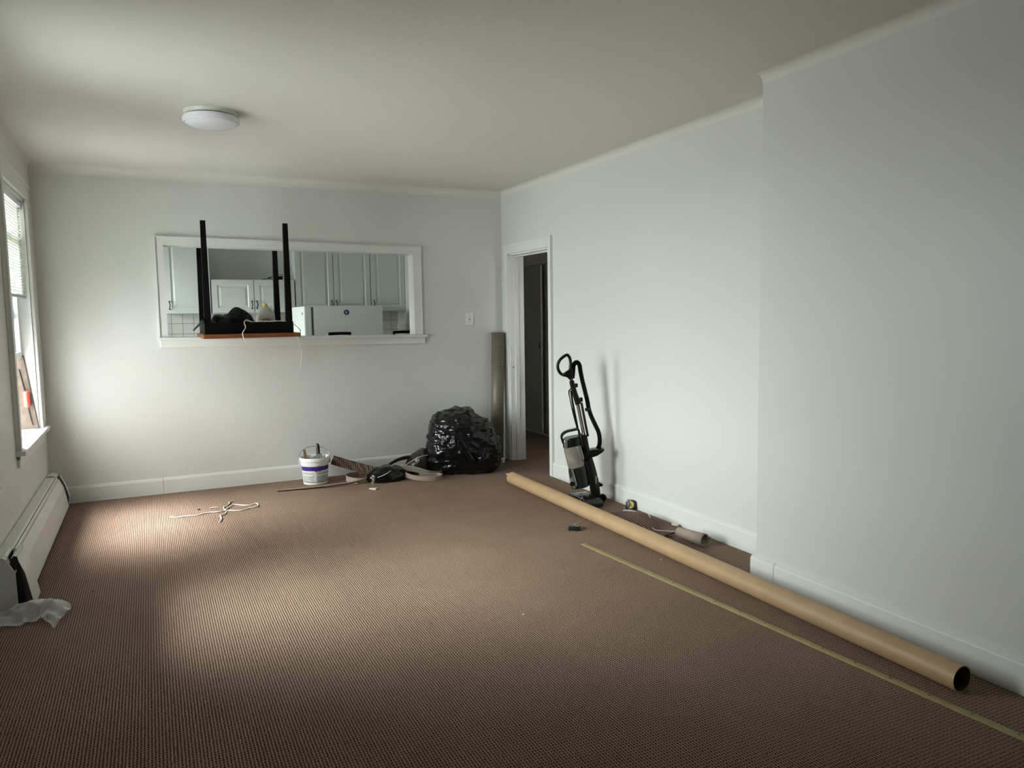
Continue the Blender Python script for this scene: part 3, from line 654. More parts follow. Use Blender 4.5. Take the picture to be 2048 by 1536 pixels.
tag(link('trailing_cord', bm, M['cord'], smooth=True), 'pale cord running off the right end of the upturned table and down the wall', 'cord')

# ------------------------------------------------------------------ baseboard heater
HY0, HY1 = 4.42, 6.74
t = thing('baseboard_heater', 'long white baseboard radiator with loose end cap below the left window', 'heater', (L, HY0, 0))
def strip(bm, prof, y0, y1, th=0.0025):
    """sheet-metal strip: open profile (d,z) extruded along y, given thickness"""
    for (a, b), (c, d_) in zip(prof, prof[1:]):
        v = Vector((c-a, d_-b)).normalized(); n_ = Vector((v.y, -v.x))*-th
        prism(bm, [(a, b), (c, d_), (c+n_.x, d_+n_.y), (a+n_.x, b+n_.y)], y0, y1, 'y')
bm = new(); strip(bm, [(0.004, 0.01), (0.004, 0.268)], 0.0, HY1-HY0); strip(bm, [(0.004, 0.268), (0.054, 0.268), (0.062, 0.262), (0.062, 0.240)], 0.20, HY1-HY0-0.14, 0.002); link('back_plate', bm, M['heater'], t)
bm = new(); prism(bm, [(0.012, 0.004), (0.118, 0.004), (0.100, 0.178), (0.072, 0.236), (0.012, 0.236)], 0.012, HY1-HY0-0.02, 'y'); link('shade_infill', bm, M['dark'], t)  # solid near-black block painting the shade inside the heater casing
bm = new(); strip(bm, [(0.069, 0.262), (0.076, 0.256), (0.078, 0.242)], 0.21, HY1-HY0-0.13, 0.002); link('damper', bm, M['heater'], t)
bm = new(); strip(bm, [(0.082, 0.247), (0.111, 0.182), (0.137, 0.03), (0.121, 0.026)], 0.245, HY1-HY0-0.12); link('front_panel', bm, M['heater'], t)
bm = new(); prism(bm, [(0.002, 0.002), (0.099, 0.002), (0.096, 0.187), (0.071, 0.235), (0.060, 0.262), (0.045, 0.274), (0.002, 0.274)], -0.004, 0.0, 'y'); strip(bm, [(0.096, 0.187), (0.071, 0.235), (0.060, 0.262), (0.045, 0.274), (0.004, 0.274)], -0.002, 0.05); link('end_plate', bm, M['heater'], t)
bm = new(); prism(bm, [(0.004, 0.268), (0.05, 0.268), (0.06, 0.26), (0.058, 0.266), (0.048, 0.275), (0.004, 0.275)], 0.04, 0.20, 'y'); link('top_strip', bm, M['heater'], t)
bm = new()
strip(bm, [(0.080, 0.262), (0.092, 0.274), (0.106, 0.270), (0.110, 0.246), (0.132, 0.186), (0.134, 0.180), (0.166, 0.006)], 0.01, 0.222)
o = link('end_cap', bm, M['heater'], t); o['label'] = 'loose end cap tilted away from the heater'
bm = new(); yb = HY1-HY0
strip(bm, [(0.004, 0.272), (0.035, 0.279), (0.058, 0.272), (0.070, 0.262)], yb-0.15, yb+0.005); strip(bm, [(0.083, 0.256), (0.113, 0.186), (0.140, 0.085), (0.125, 0.02)], yb-0.045, yb+0.005)
prism(bm, [(0.002, 0.002), (0.125, 0.02), (0.140, 0.085), (0.113, 0.186), (0.083, 0.256), (0.058, 0.276), (0.03, 0.281), (0.002, 0.276)], yb, yb+0.004, 'y'); link('end_cap', bm, M['heater'], t)

# clear plastic film by the heater
def sheet(bm, rows, n=5, th=0.0):
    """smooth sheet through rows of points"""
    R_ = [cat_rom(r, n) for r in rows]; K = len(R_[0]); cols = []
    for k in range(K): cols.append(cat_rom([r[k] for r in R_], n))
    V = [[bm.verts.new(p) for p in c] for c in cols]
    for i in range(K-1):
        for j in range(len(V[0])-1): bm.faces.new((V[i][j], V[i+1][j], V[i+1][j+1], V[i][j+1]))
    return bm
bm = new()
sheet(bm, [[(-0.36, 0.10, 0.004), (-0.22, 0.06, 0.02), (-0.10, 0.10, 0.03), (0.02, 0.10, 0.045), (0.11, 0.05, 0.05), (0.155, 0.01, 0.04)],
           [(-0.36, 0.05, 0.004), (-0.22, 0.02, 0.008), (-0.10, 0.04, 0.05), (0.0, 0.05, 0.07), (0.10, 0.0, 0.075), (0.165, -0.05, 0.05)],
           [(-0.34, 0.0, 0.003), (-0.22, -0.03, 0.012), (-0.08, -0.04, 0.02), (0.02, -0.03, 0.025), (0.08, -0.04, 0.055), (0.15, -0.11, 0.04)],
           [(-0.30, -0.02, 0.003), (-0.18, -0.05, 0.004), (-0.06, -0.08, 0.004), (0.0, -0.06, 0.006), (0.05, -0.10, 0.03), (0.10, -0.18, 0.004)]], 6)
for v in bm.verts: v.co += Vector((0.010*noise.noise(v.co*17), 0.010*noise.noise(v.co*19+Vector((4, 4, 4))), max(-v.co.z+0.002, 0.022*(1-2*abs(noise.noise(v.co*16)))-0.010)))
o = link('film', bm, M['film'], smooth=180, loc=(-0.585, 4.235, 0)); o.name = 'plastic_wrap'; o.modifiers.new('thickness', 'SOLIDIFY').thickness = 0.0006
tag(o, 'crumpled clear plastic wrap on the carpet beside the heater end', 'plastic wrap')

# ------------------------------------------------------------------ roll of vinyl in the corner
t = thing('vinyl_roll', 'rolled-up streaked brown vinyl flooring standing in the corner beside the doorway', 'roll', (3.047, 6.735, 0.004))
ax = Vector((0.060, 0.055, 1.27)); Ml = rot_to(ax); ln = ax.length
bm = new(); pts = []; turns = 3.2; N = 110
for k in range(N+1):
    a = 2*math.pi*turns*k/N; r_ = 0.050+0.015*k/N
    pts.append((r_*math.cos(a+2.3), r_*math.sin(a+2.3)))
A = [bm.verts.new(Ml @ Vector((x, y, 0.0))) for x, y in pts]; B = [bm.verts.new(Ml @ Vector((x, y, ln))) for x, y in pts]
for k in range(N): bm.faces.new((A[k], A[k+1], B[k+1], B[k]))
o = link('sheet', bm, M['roll'], t, smooth=180); o.modifiers.new('thickness', 'SOLIDIFY').thickness = 0.003
bm = new(); lathe(bm, [(0.047, 0.01), (0.047, ln-0.012), (0.044, ln-0.012), (0.044, 0.01), (0.047, 0.01)], 32, M_=Ml); link('core', bm, M['kraft_in'], t, smooth=40)
t = tag(link('ribbed_stopper', lathe(new(), [(0, 0), (0.013, 0), (0.015, 0.012), (0.014, 0.016), (0.018, 0.02), (0.018, 0.028), (0.015, 0.031), (0.019, 0.036), (0.019, 0.045), (0, 0.045)], 20), M['white'], smooth=30, loc=(3.072, 6.64, 0)), 'small white ribbed stopper on the carpet at the foot of the vinyl roll', 'stopper')

# ------------------------------------------------------------------ cardboard tube and brass strip
t = thing('cardboard_tube', 'very long brown cardboard tube lying on the carpet along the right wall', 'tube', (2.70, 1.735, 0.0515))
d = Vector((0.045, 4.02, 0)); Mt = rot_to(d); Lt = d.length; rt = 0.0515
bm = new(); lathe(bm, [(rt, 0.0)]+[(rt, Lt*k/8) for k in range(1, 8)]+[(rt, Lt)], 48, M_=Mt)
lathe(bm, [(rt-0.004, 0), (rt, 0)], 48, M_=Mt); lathe(bm, [(rt-0.004, Lt), (rt, Lt)], 48, M_=Mt)
link('outer_wall', bm, M['kraft'], t, smooth=30)
bm = new(); lathe(bm, [(rt-0.004, 0), (rt-0.004, Lt)], 48, M_=Mt); link('inner_wall', bm, M['kraft_in'], t, smooth=30)
g0, g1 = Vector((2.397, 3.995, 0)), Vector((2.62, 0.95, 0)); dg = (g1-g0); lg = dg.length; ug = dg/lg; ng = Vector((-ug.y, ug.x, 0))
t = thing('transition_strip', 'long thin brass carpet transition strip lying beside the cardboard tube', 'strip', g0)
bm = new(); A = []
for s in (0, lg):
    row = []
    for a, z in ((-0.019, 0.002), (-0.015, 0.006), (0, 0.008), (0.015, 0.006), (0.019, 0.002), (0.019, 0.0), (-0.019, 0.0)): row.append(bm.verts.new(ug*s+ng*a+Vector((0, 0, z))))
    A.append(row)
for i in range(7): bm.faces.new((A[0][i], A[0][(i+1) % 7], A[1][(i+1) % 7], A[1][i]))
bm.faces.new(A[0]); bm.faces.new(A[1][::-1]); link('bar', bm, M['gold'], t)
k = 0; s = 0.05
while s < lg-0.05:
    bm = new(); p = ug*s; lathe(bm, [(0, 0.0083), (0.0035, 0.0085), (0.0045, 0.0078), (0.0045, 0.004)], 10, (p.x, p.y, 0)); link('screw_hole', bm, M['bronze'], t); s += 0.156

# ------------------------------------------------------------------ tape measures
def tape_measure(label, loc, rot, dark_face):
    t = thing('tape_measure', label, 'tape measure', loc); t.rotation_euler = rot
    bm = new(); pol = [(-0.036, 0.0), (0.034, 0.0), (0.037, 0.008), (0.037, 0.045), (0.030, 0.062), (0.014, 0.069), (-0.022, 0.069), (-0.034, 0.063), (-0.037, 0.05)]
    prism(bm, pol, -0.016, 0.016, 'y', 0.003); link('case', bm, M['slate'], t, smooth=35)
    for s in (-1, 1):
        bm = new(); tube(bm, [(x*0.90, s*0.0172, 0.034+(z-0.034)*0.90) for x, z in pol], 0.0016, 5, closed=True); link('rim', bm, M['chrome'], t)
    Rr_ = Matrix.Translation((0.0, -0.0162, 0.034)) @ Ry
    bm = new(); lathe(bm, [(0.024, 0), (0.027, 0.0025), (0.030, 0.0)], 28, M_=Rr_); link('ring', bm, M['silver'], t)
    bm = new(); lathe(bm, [(0, 0.0008), (0.0245, 0.0008)], 28, M_=Rr_)
    if not dark_face:
        for f in bm.faces:
            if f.calc_center_median().x > -0.004: f.material_index = 1
    link('face_label', bm, [M['print_black'], M['yellow']], t)
    bm = new()
    if not dark_face:
        for k, xx in enumerate((0.000, 0.006, 0.012)): box(bm, xx, xx+0.002, -0.0185, -0.0172, 0.034-0.017+k*0.002, 0.034+0.017-k*0.003)
        for zz in (0.028, 0.040): box(bm, -0.018, -0.012, -0.0185, -0.0172, zz, zz+0.006, mi=1)
    else: box(bm, -0.012, 0.012, -0.0185, -0.0172, 0.032, 0.037, mi=1)
    link('printing', bm, [M['print_black'], M['white']], t)
    bm = new(); box(bm, -0.050, -0.036, -0.007, 0.007, 0.002, 0.005); box(bm, -0.051, -0.049, -0.009, 0.009, -0.002, 0.010) if False else box(bm, -0.051, -0.049, -0.009, 0.009, 0.0, 0.010); link('hook', bm, M['silver'], t)
tape_measure('tape measure with yellow label standing against the right baseboard', (3.145, 4.56, 0.001), (math.radians(-8), 0, math.radians(-52)), False)
tape_measure('dark silver-rimmed tape measure lying flat on the carpet beside the tube', (2.486, 4.27, 0.0178), (math.radians(-90), 0, math.radians(-42)), True)
bm = new()   # crumple of clear wrap under the tape measure
sheet(bm, [[(-0.06, 0.03, 0.002), (0.0, 0.02, 0.015), (0.06, 0.04, 0.003)], [(-0.07, 0.0, 0.012), (0.0, 0.0, 0.022), (0.07, 0.0, 0.014)], [(-0.06, -0.03, 0.002), (0.01, -0.04, 0.008), (0.07, -0.03, 0.002)]], 5)
o = link('plastic_scrap', bm, M['film'], smooth=180, loc=(3.085, 4.47, 0)); o.rotation_euler = (0, 0, -1.3); tag(o, 'shred of clear plastic on the carpet in front of the yellow tape measure', 'plastic wrap')
o.modifiers.new('thickness', 'SOLIDIFY').thickness = 0.0005

# ------------------------------------------------------------------ carpet offcut between tube and wall
t = thing('carpet_offcut', 'curled brown carpet offcut lying between the cardboard tube and right wall', 'carpet offcut', (2.98, 4.0, 0))
rows = []
def row(y, pts): return [(x, y, z) for x, z in pts]
bm = new()
sheet(bm, [row(0.53, [(-0.13, 0.003), (-0.05, 0.006), (0.03, 0.006), (0.09, 0.003)]),
           row(0.40, [(-0.15, 0.015), (-0.08, 0.040), (0.02, 0.042), (0.11, 0.012)]),
           row(0.20, [(-0.15, 0.03), (-0.09, 0.065), (0.00, 0.075), (0.10, 0.035)]),
           row(0.06, [(-0.14, 0.012), (-0.09, 0.050), (-0.02, 0.060), (0.04, 0.03)]),
           row(-0.05, [(-0.12, 0.010), (-0.09, 0.022), (-0.05, 0.028), (-0.01, 0.018)]),
           row(-0.16, [(-0.10, 0.016), (-0.06, 0.026), (-0.01, 0.032), (0.04, 0.04)])], 5)
o = link('curled_sheet', bm, M['carpet_cut'], t, smooth=180); o.modifiers.new('thickness', 'SOLIDIFY').thickness = 0.008
bm = new(); P = []
for k in range(26):
    a = -0.5+2*math.pi*1.1*k/25; r_ = 0.030+0.022*k/25; P.append((r_*math.cos(a), r_*math.sin(a)))
axr = Vector((0.03, -0.22, 0)); A_ = []
for s in (0.0, 0.5, 1.0):
    c_ = Vector((0.01, -0.20, 0.050))+axr*s; rs = 0.78+0.22*s
    nx = Vector((axr.y, -axr.x, 0)).normalized(); A_.append([bm.verts.new(c_-nx*(x*rs)+Vector((0, 0, z*rs))) for x, z in P])
for a_, b_ in zip(A_, A_[1:]):
    for k in range(25): bm.faces.new((a_[k], a_[k+1], b_[k+1], b_[k]))
o = link('rolled_end', bm, M['backing'], t, smooth=180); o.modifiers.new('thickness', 'SOLIDIFY').thickness = 0.006
bm = new(); tube(bm, [(0.06, 0.20, 0.062), (0.02, 0.12, 0.060), (-0.04, 0.04, 0.050), (-0.06, -0.04, 0.030), (-0.01, -0.12, 0.034), (0.02, -0.17, 0.040)], 0.0025, 5, smooth=5)
link('frayed_edge', bm, M['crumb'], t)
bm = new(); lathe(bm, [(0, 0), (0.008, 0.002), (0.010, 0.03), (0.008, 0.05), (0, 0.052)], 10, M_=Matrix.Translation((3.135, 4.06, 0.012)) @ Matrix.Rotation(math.radians(88), 4, 'X') @ Matrix.Rotation(0.4, 4, 'Y')); tag(link('paper_scrap', bm, M['crumb'], smooth=True), 'small pale rolled scrap on the carpet beside the right baseboard', 'scrap')

# ------------------------------------------------------------------ bucket with tools
t = thing('bucket', 'white plastic pail with purple label standing by the back baseboard', 'bucket', (1.248, 6.630, 0), -0.1)
def pr(z): return 0.102+0.020*z/0.235
bm = new(); lathe(bm, [(0, 0), (0.096, 0), (pr(0.006), 0.006), (pr(0.172), 0.172), (pr(0.172)+0.004, 0.174), (pr(0.19)+0.004, 0.205), (pr(0.205)+0.008, 0.208), (pr(0.21)+0.008, 0.234), (pr(0.235)+0.004, 0.238), (pr(0.235)-0.001, 0.236), (pr(0.2)-0.003, 0.20), (pr(0.012)-0.003, 0.012), (0, 0.012)], 56); link('body', bm, M['pail'], t, smooth=35)
def band(bm, z0, z1, a0, a1, off=0.0007, mi=0, n=20):
    A = []; B = []
    for k in range(n+1):
        a = a0+(a1-a0)*k/n
        for z, Ls in ((z0, A), (z1, B)): Ls.append(bm.verts.new(((pr(z)+off)*math.cos(a), (pr(z)+off)*math.sin(a), z)))
    for k in range(n): bm.faces.new((A[k], A[k+1], B[k+1], B[k])).material_index = mi
dg_ = math.radians
bm = new(); band(bm, 0.128, 0.165, dg_(-172), dg_(-8)); link('purple_band', bm, M['purple'], t)
bm = new(); band(bm, 0.120, 0.130, dg_(-96), dg_(-70), 0.0012, 0, 8)
for k in range(5): band(bm, 0.1225, 0.1275, dg_(-92+4.2*k), dg_(-90+4.2*k), 0.0016, 1, 2)
link('name_plate', bm, [M['print_black'], M['white']], t)
bm = new()
for r_ in range(9):
    z = 0.112-r_*0.0095
    if r_ in (2,): continue
    band(bm, z-0.006, z, dg_(-168), dg_(-102+5*math.sin(r_*2.1)), 0.0010, 0, 10); band(bm, z-0.0075, z, dg_(-90), dg_(-14+4*math.sin(r_*1.3)), 0.0010, 0, 10)
link('fine_print', bm, M['print_grey'], t)
bm = new(); band(bm, 0.026, 0.030, dg_(-165), dg_(-12), 0.0012); link('bottom_rule', bm, M['print_black'], t)
bm = new(); pts = []
for k in range(17):
    a = math.pi*k/16; pts.append((-0.134*math.cos(a), 0.004+0.075*math.sin(a), 0.205+0.110*math.sin(a)**0.8))
tube(bm, pts, 0.0022, 6, smooth=3); link('bail_handle', bm, M['wire'], t, smooth=True)
for s in (-1, 1):
    bm = new(); box(bm, s*0.122, s*0.134, -0.012, 0.012, 0.17, 0.215, 0.003); link('ear', bm, M['pail'], t)
# things in the bucket
bw = Vector((1.248, 6.630, 0))
bm = new(); ribbon(bm, [(-0.078, -0.045, 0.09), (-0.085, -0.055, 0.20), (-0.098, -0.065, 0.315)], 0.022, 0.003, up=(1, 0.2, 0), smooth=2); tag(link('stir_stick', bm, M['stick'], loc=bw), 'flat wooden stir stick poking out of the left side of the white pail', 'stick')
t = thing('putty_knife', 'black-handled hooked knife standing in the white pail', 'knife', bw)
bm = new(); tube(bm, [(0.04, 0.045, 0.10), (0.043, 0.05, 0.22), (0.046, 0.055, 0.30), (0.043, 0.055, 0.33), (0.028, 0.055, 0.335)], [0.009, 0.013, 0.012, 0.008, 0.004], 8, smooth=4); link('handle', bm, M['rubber'], t, smooth=True)
bm = new(); box(bm, 0.022, 0.040, 0.040, 0.044, 0.20, 0.31, 0.001); link('blade', bm, M['silver'], t)
Mc = Matrix.Translation((-0.045, -0.02, 0.205)) @ rot_to((0.10, 0.01, 0.035))
t = thing('caulk_tube', 'silver grey squeeze tube lying across the top of the white pail', 'tube', bw)
bm = new(); lathe(bm, [(0, -0.005), (0.010, -0.004), (0.012, 0.0), (0.021, 0.02), (0.023, 0.09), (0.022, 0.115), (0, 0.117)], 18, M_=Mc); link('body', bm, M['silver'], t, smooth=50)
bm = new(); lathe(bm, [(0.013, -0.018), (0.014, -0.004)], 14, M_=Mc); link('nozzle', bm, M['wire'], t, smooth=50)

# ------------------------------------------------------------------ strips and scraps by the back wall
def strip_thing(label, pts, w, up, m=None, th=0.006, name='carpet_strip'):
    bm = new(); c = Vector(pts[0]); ribbon(bm, [Vector(p)-c for p in pts], w, th, up=up, smooth=6)
    return tag(link(name, bm, m or M['backing'], smooth=50, loc=c), label, 'carpet strip', 'cut carpet strips by the back wall')
strip_thing('long narrow carpet strip stretching left along the floor past the pail', [(0.895, 6.45, 0.006), (1.10, 6.42, 0.008), (1.33, 6.39, 0.015), (1.50, 6.385, 0.022), (1.64, 6.42, 0.035), (1.72, 6.50, 0.05)], 0.030, (0, -0.75, 0.66))
strip_thing('carpet strip curled into a loop just right of the pail', [(1.70, 6.44, 0.026), (1.60, 6.40, 0.025), (1.53, 6.44, 0.028), (1.50, 6.54, 0.03), (1.54, 6.64, 0.03), (1.64, 6.66, 0.03)], 0.050, (0, 0, 1))
strip_thing('dark ribbed carpet strip tilted up off the pile towards the pail', [(1.385, 6.56, 0.205), (1.47, 6.55, 0.172), (1.57, 6.53, 0.135), (1.66, 6.50, 0.105), (1.74, 6.46, 0.08)], 0.085, (0.25, -0.30, 0.90), m=M['carpet_cut'], th=0.008)
strip_thing('broad pale carpet strip bulging from the right of the black bag', [(1.97, 6.40, 0.10), (2.05, 6.37, 0.09), (2.12, 6.34, 0.07), (2.19, 6.32, 0.045), (2.28, 6.34, 0.024), (2.36, 6.40, 0.026), (2.385, 6.47, 0.035), (2.33, 6.53, 0.045), (2.24, 6.54, 0.05)], 0.060, (-0.1, -0.55, 0.9))
strip_thing('folded pale carpet strip nearest the camera in the pile', [(1.985, 6.36, 0.045), (2.04, 6.27, 0.030), (2.12, 6.20, 0.026), (2.21, 6.175, 0.026), (2.27, 6.21, 0.028), (2.255, 6.265, 0.032), (2.18, 6.28, 0.034), (2.09, 6.30, 0.036)], 0.044, (0, -0.35, 1))
strip_thing('brown carpet strip arching up behind the pile against the baseboard', [(1.86, 6.60, 0.07), (1.96, 6.64, 0.115), (2.08, 6.68, 0.135), (2.17, 6.66, 0.13), (2.22, 6.60, 0.10)], 0.050, (0, -0.6, 0.7), m=M['carpet_cut'])
t = thing('crumpled_bag', 'flattened black plastic bag tangled in the carpet strips', 'bag', (1.84, 6.46, 0))
out = [(-0.16, 0.0), (-0.20, 0.03), (-0.14, 0.08), (-0.05, 0.118), (0.06, 0.108), (0.14, 0.09), (0.18, 0.05), (0.15, 0.0), (0.0, -0.01)]
link('film', bag_mesh(out, 0.14, 5, 0.012, 11, 0.0, (0.0, 0.045)), M['bag'], t, smooth=180)
t = thing('bag_of_scraps', 'dark open plastic bag of scraps leaning against the big garbage bag', 'bag', (2.18, 6.62, 0))
out = [(-0.13, 0.0), (-0.10, 0.06), (-0.06, 0.13), (0.0, 0.195), (0.08, 0.215), (0.12, 0.20), (0.13, 0.1), (0.12, 0.0), (0.0, -0.01)]
link('film', bag_mesh(out, 0.11, 5, 0.012, 14, 0.0, (0.02, 0.09)), mat('brown_tinted_liner', (0.022, 0.015, 0.013), 0.3, nscale=20, nstr=0.4), t, smooth=180)
bm = new()
tube(bm, [(1.80, 6.37, 0.085), (1.87, 6.40, 0.13), (1.95, 6.44, 0.15), (2.00, 6.46, 0.12), (1.93, 6.42, 0.09), (1.86, 6.36, 0.085)], 0.0035, 6, smooth=6)
tube(bm, [(1.72, 6.34, 0.05), (1.78, 6.30, 0.08), (1.84, 6.32, 0.105)], 0.003, 6, smooth=5); tube(bm, [(2.03, 6.50, 0.10), (2.10, 6.50, 0.14), (2.16, 6.48, 0.17), (2.24, 6.48, 0.18)], 0.003, 6, smooth=5)
tag(link('grey_strings', bm, M['graycord'], smooth=True), 'thin grey strings looped over the black bag in the pile', 'string')
bm = new(); prism(bm, [(-0.035, 0.03), (0.005, -0.035), (0.035, 0.02)], 0.0, 0.010, 'z', 0.002); tag(link('carpet_triangle', bm, M['crumb'], loc=(1.632, 6.125, 0.001)), 'small pale triangular carpet scrap on the floor in front of the strip pile', 'scrap')
bm = new(); ribbon(bm, [(0, 0, 0.07), (0.004, -0.012, 0.045), (-0.004, -0.016, 0.02), (0.002, -0.02, 0.004)], 0.02, 0.004, up=(1, 0, 0)); tag(link('carpet_tag', bm, M['backing'], loc=(1.668, 6.30, 0.0)), 'short upright curl of carpet backing at the front of the strip pile', 'scrap')

# ------------------------------------------------------------------ white string on the floor
t_ = [[(0.068, 5.989), (0.107, 5.95), (0.17, 5.952), (0.241, 5.94), (0.316, 5.984), (0.397, 5.968), (0.436, 5.985), (0.461, 5.981), (0.548, 5.933), (0.607, 5.969), (0.669, 5.985), (0.692, 6.054), (0.679, 6.103), (0.609, 6.069), (0.535, 6.141), (0.503, 6.118), (0.45, 6.007)],
      [(0.442, 6.011), (0.446, 6.108), (0.476, 6.153), (0.495, 6.195), (0.499, 6.245), (0.535, 6.279)], [(0.451, 5.948), (0.435, 5.88), (0.4, 5.844), (0.402, 5.77), (0.392, 5.703), (0.378, 5.668)]]
bm = new()
for pl in t_: tube(bm, [(x-0.45, y-6.0, 0.0055) for x, y in pl], 0.0042, 7, smooth=5)
bmesh.ops.create_uvsphere(bm, u_segments=10, v_segments=8, radius=0.010, matrix=Matrix.Translation((0.0, -0.015, 0.009)))
tag(link('string', bm, M['cord'], smooth=True, loc=(0.45, 6.0, 0)), 'tangled white string lying on the carpet near the back wall', 'string')
bm = new(); tube(bm, [(-0.03, 0, 0.004), (-0.01, 0.003, 0.008), (0.015, 0, 0.008), (0.035, 0.004, 0.004)], 0.004, 6, smooth=3); tag(link('thread', bm, M['crumb'], loc=(0.375, 6.113, 0)), 'tiny pale thread on the carpet behind the white string', 'thread')
def crumb(x, y, r, m, label, k):
    bm = new(); bmesh.ops.create_icosphere(bm, subdivisions=2, radius=r)
    for v in bm.verts: v.co = Vector((v.co.x*1.2, v.co.y*0.8, v.co.z*0.5+r*0.4))*(1+0.3*noise.noise(v.co*200+Vector((k, 0, 0))))
    tag(link('crumb', bm, m, loc=(x, y, 0.0)), label, 'crumb')
crumb(0.269, 6.121, 0.010, M['crumb_dark'], 'dark crumb on the carpet left of the pale thread', 1)
crumb(-0.347, 4.529, 0.006, M['crumb_dark'], 'dark crumb on the carpet right of the heater', 2)
crumb(2.638, 3.517, 0.006, M['crumb'], 'white crumb on the carpet between brass strip and tube', 3)
crumb(2.867, 6.10, 0.016, M['crumb'], 'pale crumb behind the far end of the cardboard tube', 4)
crumb(1.56, 3.17, 0.005, M['crumb'], 'white crumb on open carpet left of the brass strip', 5)
crumb(2.945, 5.93, 0.012, M['crumb_dark'], 'dark crumb right of the far end of the cardboard tube', 6)

# ------------------------------------------------------------------ upright vacuum cleaner
V = thing('vacuum_cleaner', 'black upright vacuum cleaner with clear dust cup standing by the right wall', 'vacuum cleaner', (2.992, 4.838, 0.0), -0.4468)
def P3(lst, y=0.0): return [(a, y, b) for a, b in lst]
bm = new(); tube(bm, P3([(-0.179, 1.131), (-0.196, 1.14), (-0.24, 1.109), (-0.261, 1.068), (-0.256, 1.027), (-0.233, 0.996), (-0.195, 0.988), (-0.172, 1.02), (-0.165, 1.072), (-0.169, 1.11)]), 0.0115, 10, closed=True, smooth=5); h_ = link('handle_loop', bm, M['plastic_black'], V, smooth=True)
bm = new(); prism(bm, [(-0.238, 0.992), (-0.172, 1.035), (-0.150, 1.045), (-0.146, 0.985), (-0.148, 0.945), (-0.172, 0.945), (-0.182, 0.972), (-0.215, 0.978)], -0.016, 0.016, 'y', 0.006); link('handle_neck', bm, M['plastic_black'], V, smooth=50)
bm = new(); tube(bm, P3([(-0.168, 0.957), (-0.150, 0.957)], -0.018), 0.006, 8); link('release_button', bm, M['silver'], V, smooth=True)
bm = new(); hp = [(-0.152, 0.965), (-0.145, 1.02), (-0.141, 1.060), (-0.117, 1.082), (-0.096, 1.062), (-0.087, 1.009), (-0.075, 0.947), (-0.055, 0.864), (-0.037, 0.786), (-0.027, 0.729), (-0.007, 0.666), (0.024, 0.598), (0.047, 0.545), (0.056, 0.488), (0.050, 0.435), (0.03, 0.41)]
path = cat_rom([(a, 0.035 if i > 3 else 0.0+0.012*i, b) for i, (a, b) in enumerate(hp)], 22)
tube(bm, path, [0.0165+0.0014*(1 if i % 2 else -1) for i in range(len(path))], 12); link('hose', bm, M['rubber'], V, smooth=True)
bm = new(); c0 = Vector((-0.032, 0.035, 0.724)); Mh = Matrix.Translation(c0) @ rot_to((0.25, 0, -1)); lathe(bm, [(0.017, -0.011), (0.0235, -0.011), (0.0235, 0.011), (0.017, 0.011)], 20, M_=Mh); link('hose_clip', bm, M['slate'], V, smooth=35)
bm = new(); sec = [(math.cos(2*math.pi*k/12)*1.0, math.sin(2*math.pi*k/12)*0.9) for k in range(12)]
tube(bm, P3([(-0.158, 0.945), (-0.150, 0.905), (-0.132, 0.84), (-0.109, 0.768)]), [0.019, 0.019, 0.021, 0.023], 12, smooth=4); link('wand_grip', bm, M['plastic_black'], V, smooth=50)
bm = new(); box(bm, -0.100, -0.076, -0.014, 0.014, 0.785, 0.818, 0.005); link('wand_latch', bm, M['plastic_black'], V, smooth=50)
bm = new(); box(bm, -0.135, -0.112, -0.012, 0.012, 0.895, 0.925, 0.005); link('wand_latch', bm, M['plastic_black'], V, smooth=50)
bm = new(); tube(bm, P3([(-0.110, 0.775), (-0.060, 0.515)]), 0.017, 20); link('wand', bm, M['chrome'], V, smooth=True)
bm = new(); tube(bm, P3([(-0.108, 0.774), (-0.058, 0.515)], -0.016), 0.0035, 8); tube(bm, P3([(-0.084, 0.778), (-0.036, 0.52)], 0.002), 0.008, 8); link('wand_groove', bm, M['plastic_black'], V, smooth=True)
bm = new(); tube(bm, P3([(-0.163, 0.87), (-0.155, 0.803), (-0.135, 0.69), (-0.111, 0.565)], 0.004), 0.0075, 8, smooth=4)
tube(bm, [(-0.158, -0.008, 0.888), (-0.172, -0.012, 0.878), (-0.178, -0.01, 0.850), (-0.168, -0.01, 0.79), (-0.145, -0.008, 0.69), (-0.122, -0.004, 0.585)], 0.0032, 6, smooth=5)
tube(bm, [(-0.165, 0.012, 0.885), (-0.180, 0.014, 0.862), (-0.172, 0.012, 0.81), (-0.150, 0.01, 0.70), (-0.118, 0.006, 0.575)], 0.0032, 6, smooth=5); link('power_cord', bm, M['rubber'], V, smooth=True)
# pod: lid, dust cup, motor housing along a leaning axis
def pod(z0, z1, c0, c1, prof_n=28, r0=0.068, r1=0.066, ry=0.070):
    bm = new(); rings = []
    steps = 6
    for k in range(steps+1):
        f = k/steps; z = z0+(z1-z0)*f; cx_ = c0+(c1-c0)*f; r_ = r0+(r1-r0)*f
        if k in (0, steps): r_ *= 0.96
        rings.append([bm.verts.new((cx_+r_*math.copysign(abs(math.cos(a))**0.8, math.cos(a)), ry*math.copysign(abs(math.sin(a))**0.8, math.sin(a))*(r_/r0), z+0.22*r_*math.cos(a))) for a in [2*math.pi*j/prof_n for j in range(prof_n)]])
    for A, B in zip(rings, rings[1:]):
        for j in range(prof_n): bm.faces.new((A[j], A[(j+1) % prof_n], B[(j+1) % prof_n], B[j]))
    bm.faces.new(rings[0][::-1]); bm.faces.new(rings[-1]); return bm
link('dust_cup', pod(0.290, 0.455, -0.123, -0.158, r0=0.066, r1=0.068), M['cup'], V, smooth=50)
link('cup_lid', pod(0.452, 0.518, -0.157, -0.163, r0=0.071, r1=0.064, ry=0.074), M['plastic_black'], V, smooth=50)
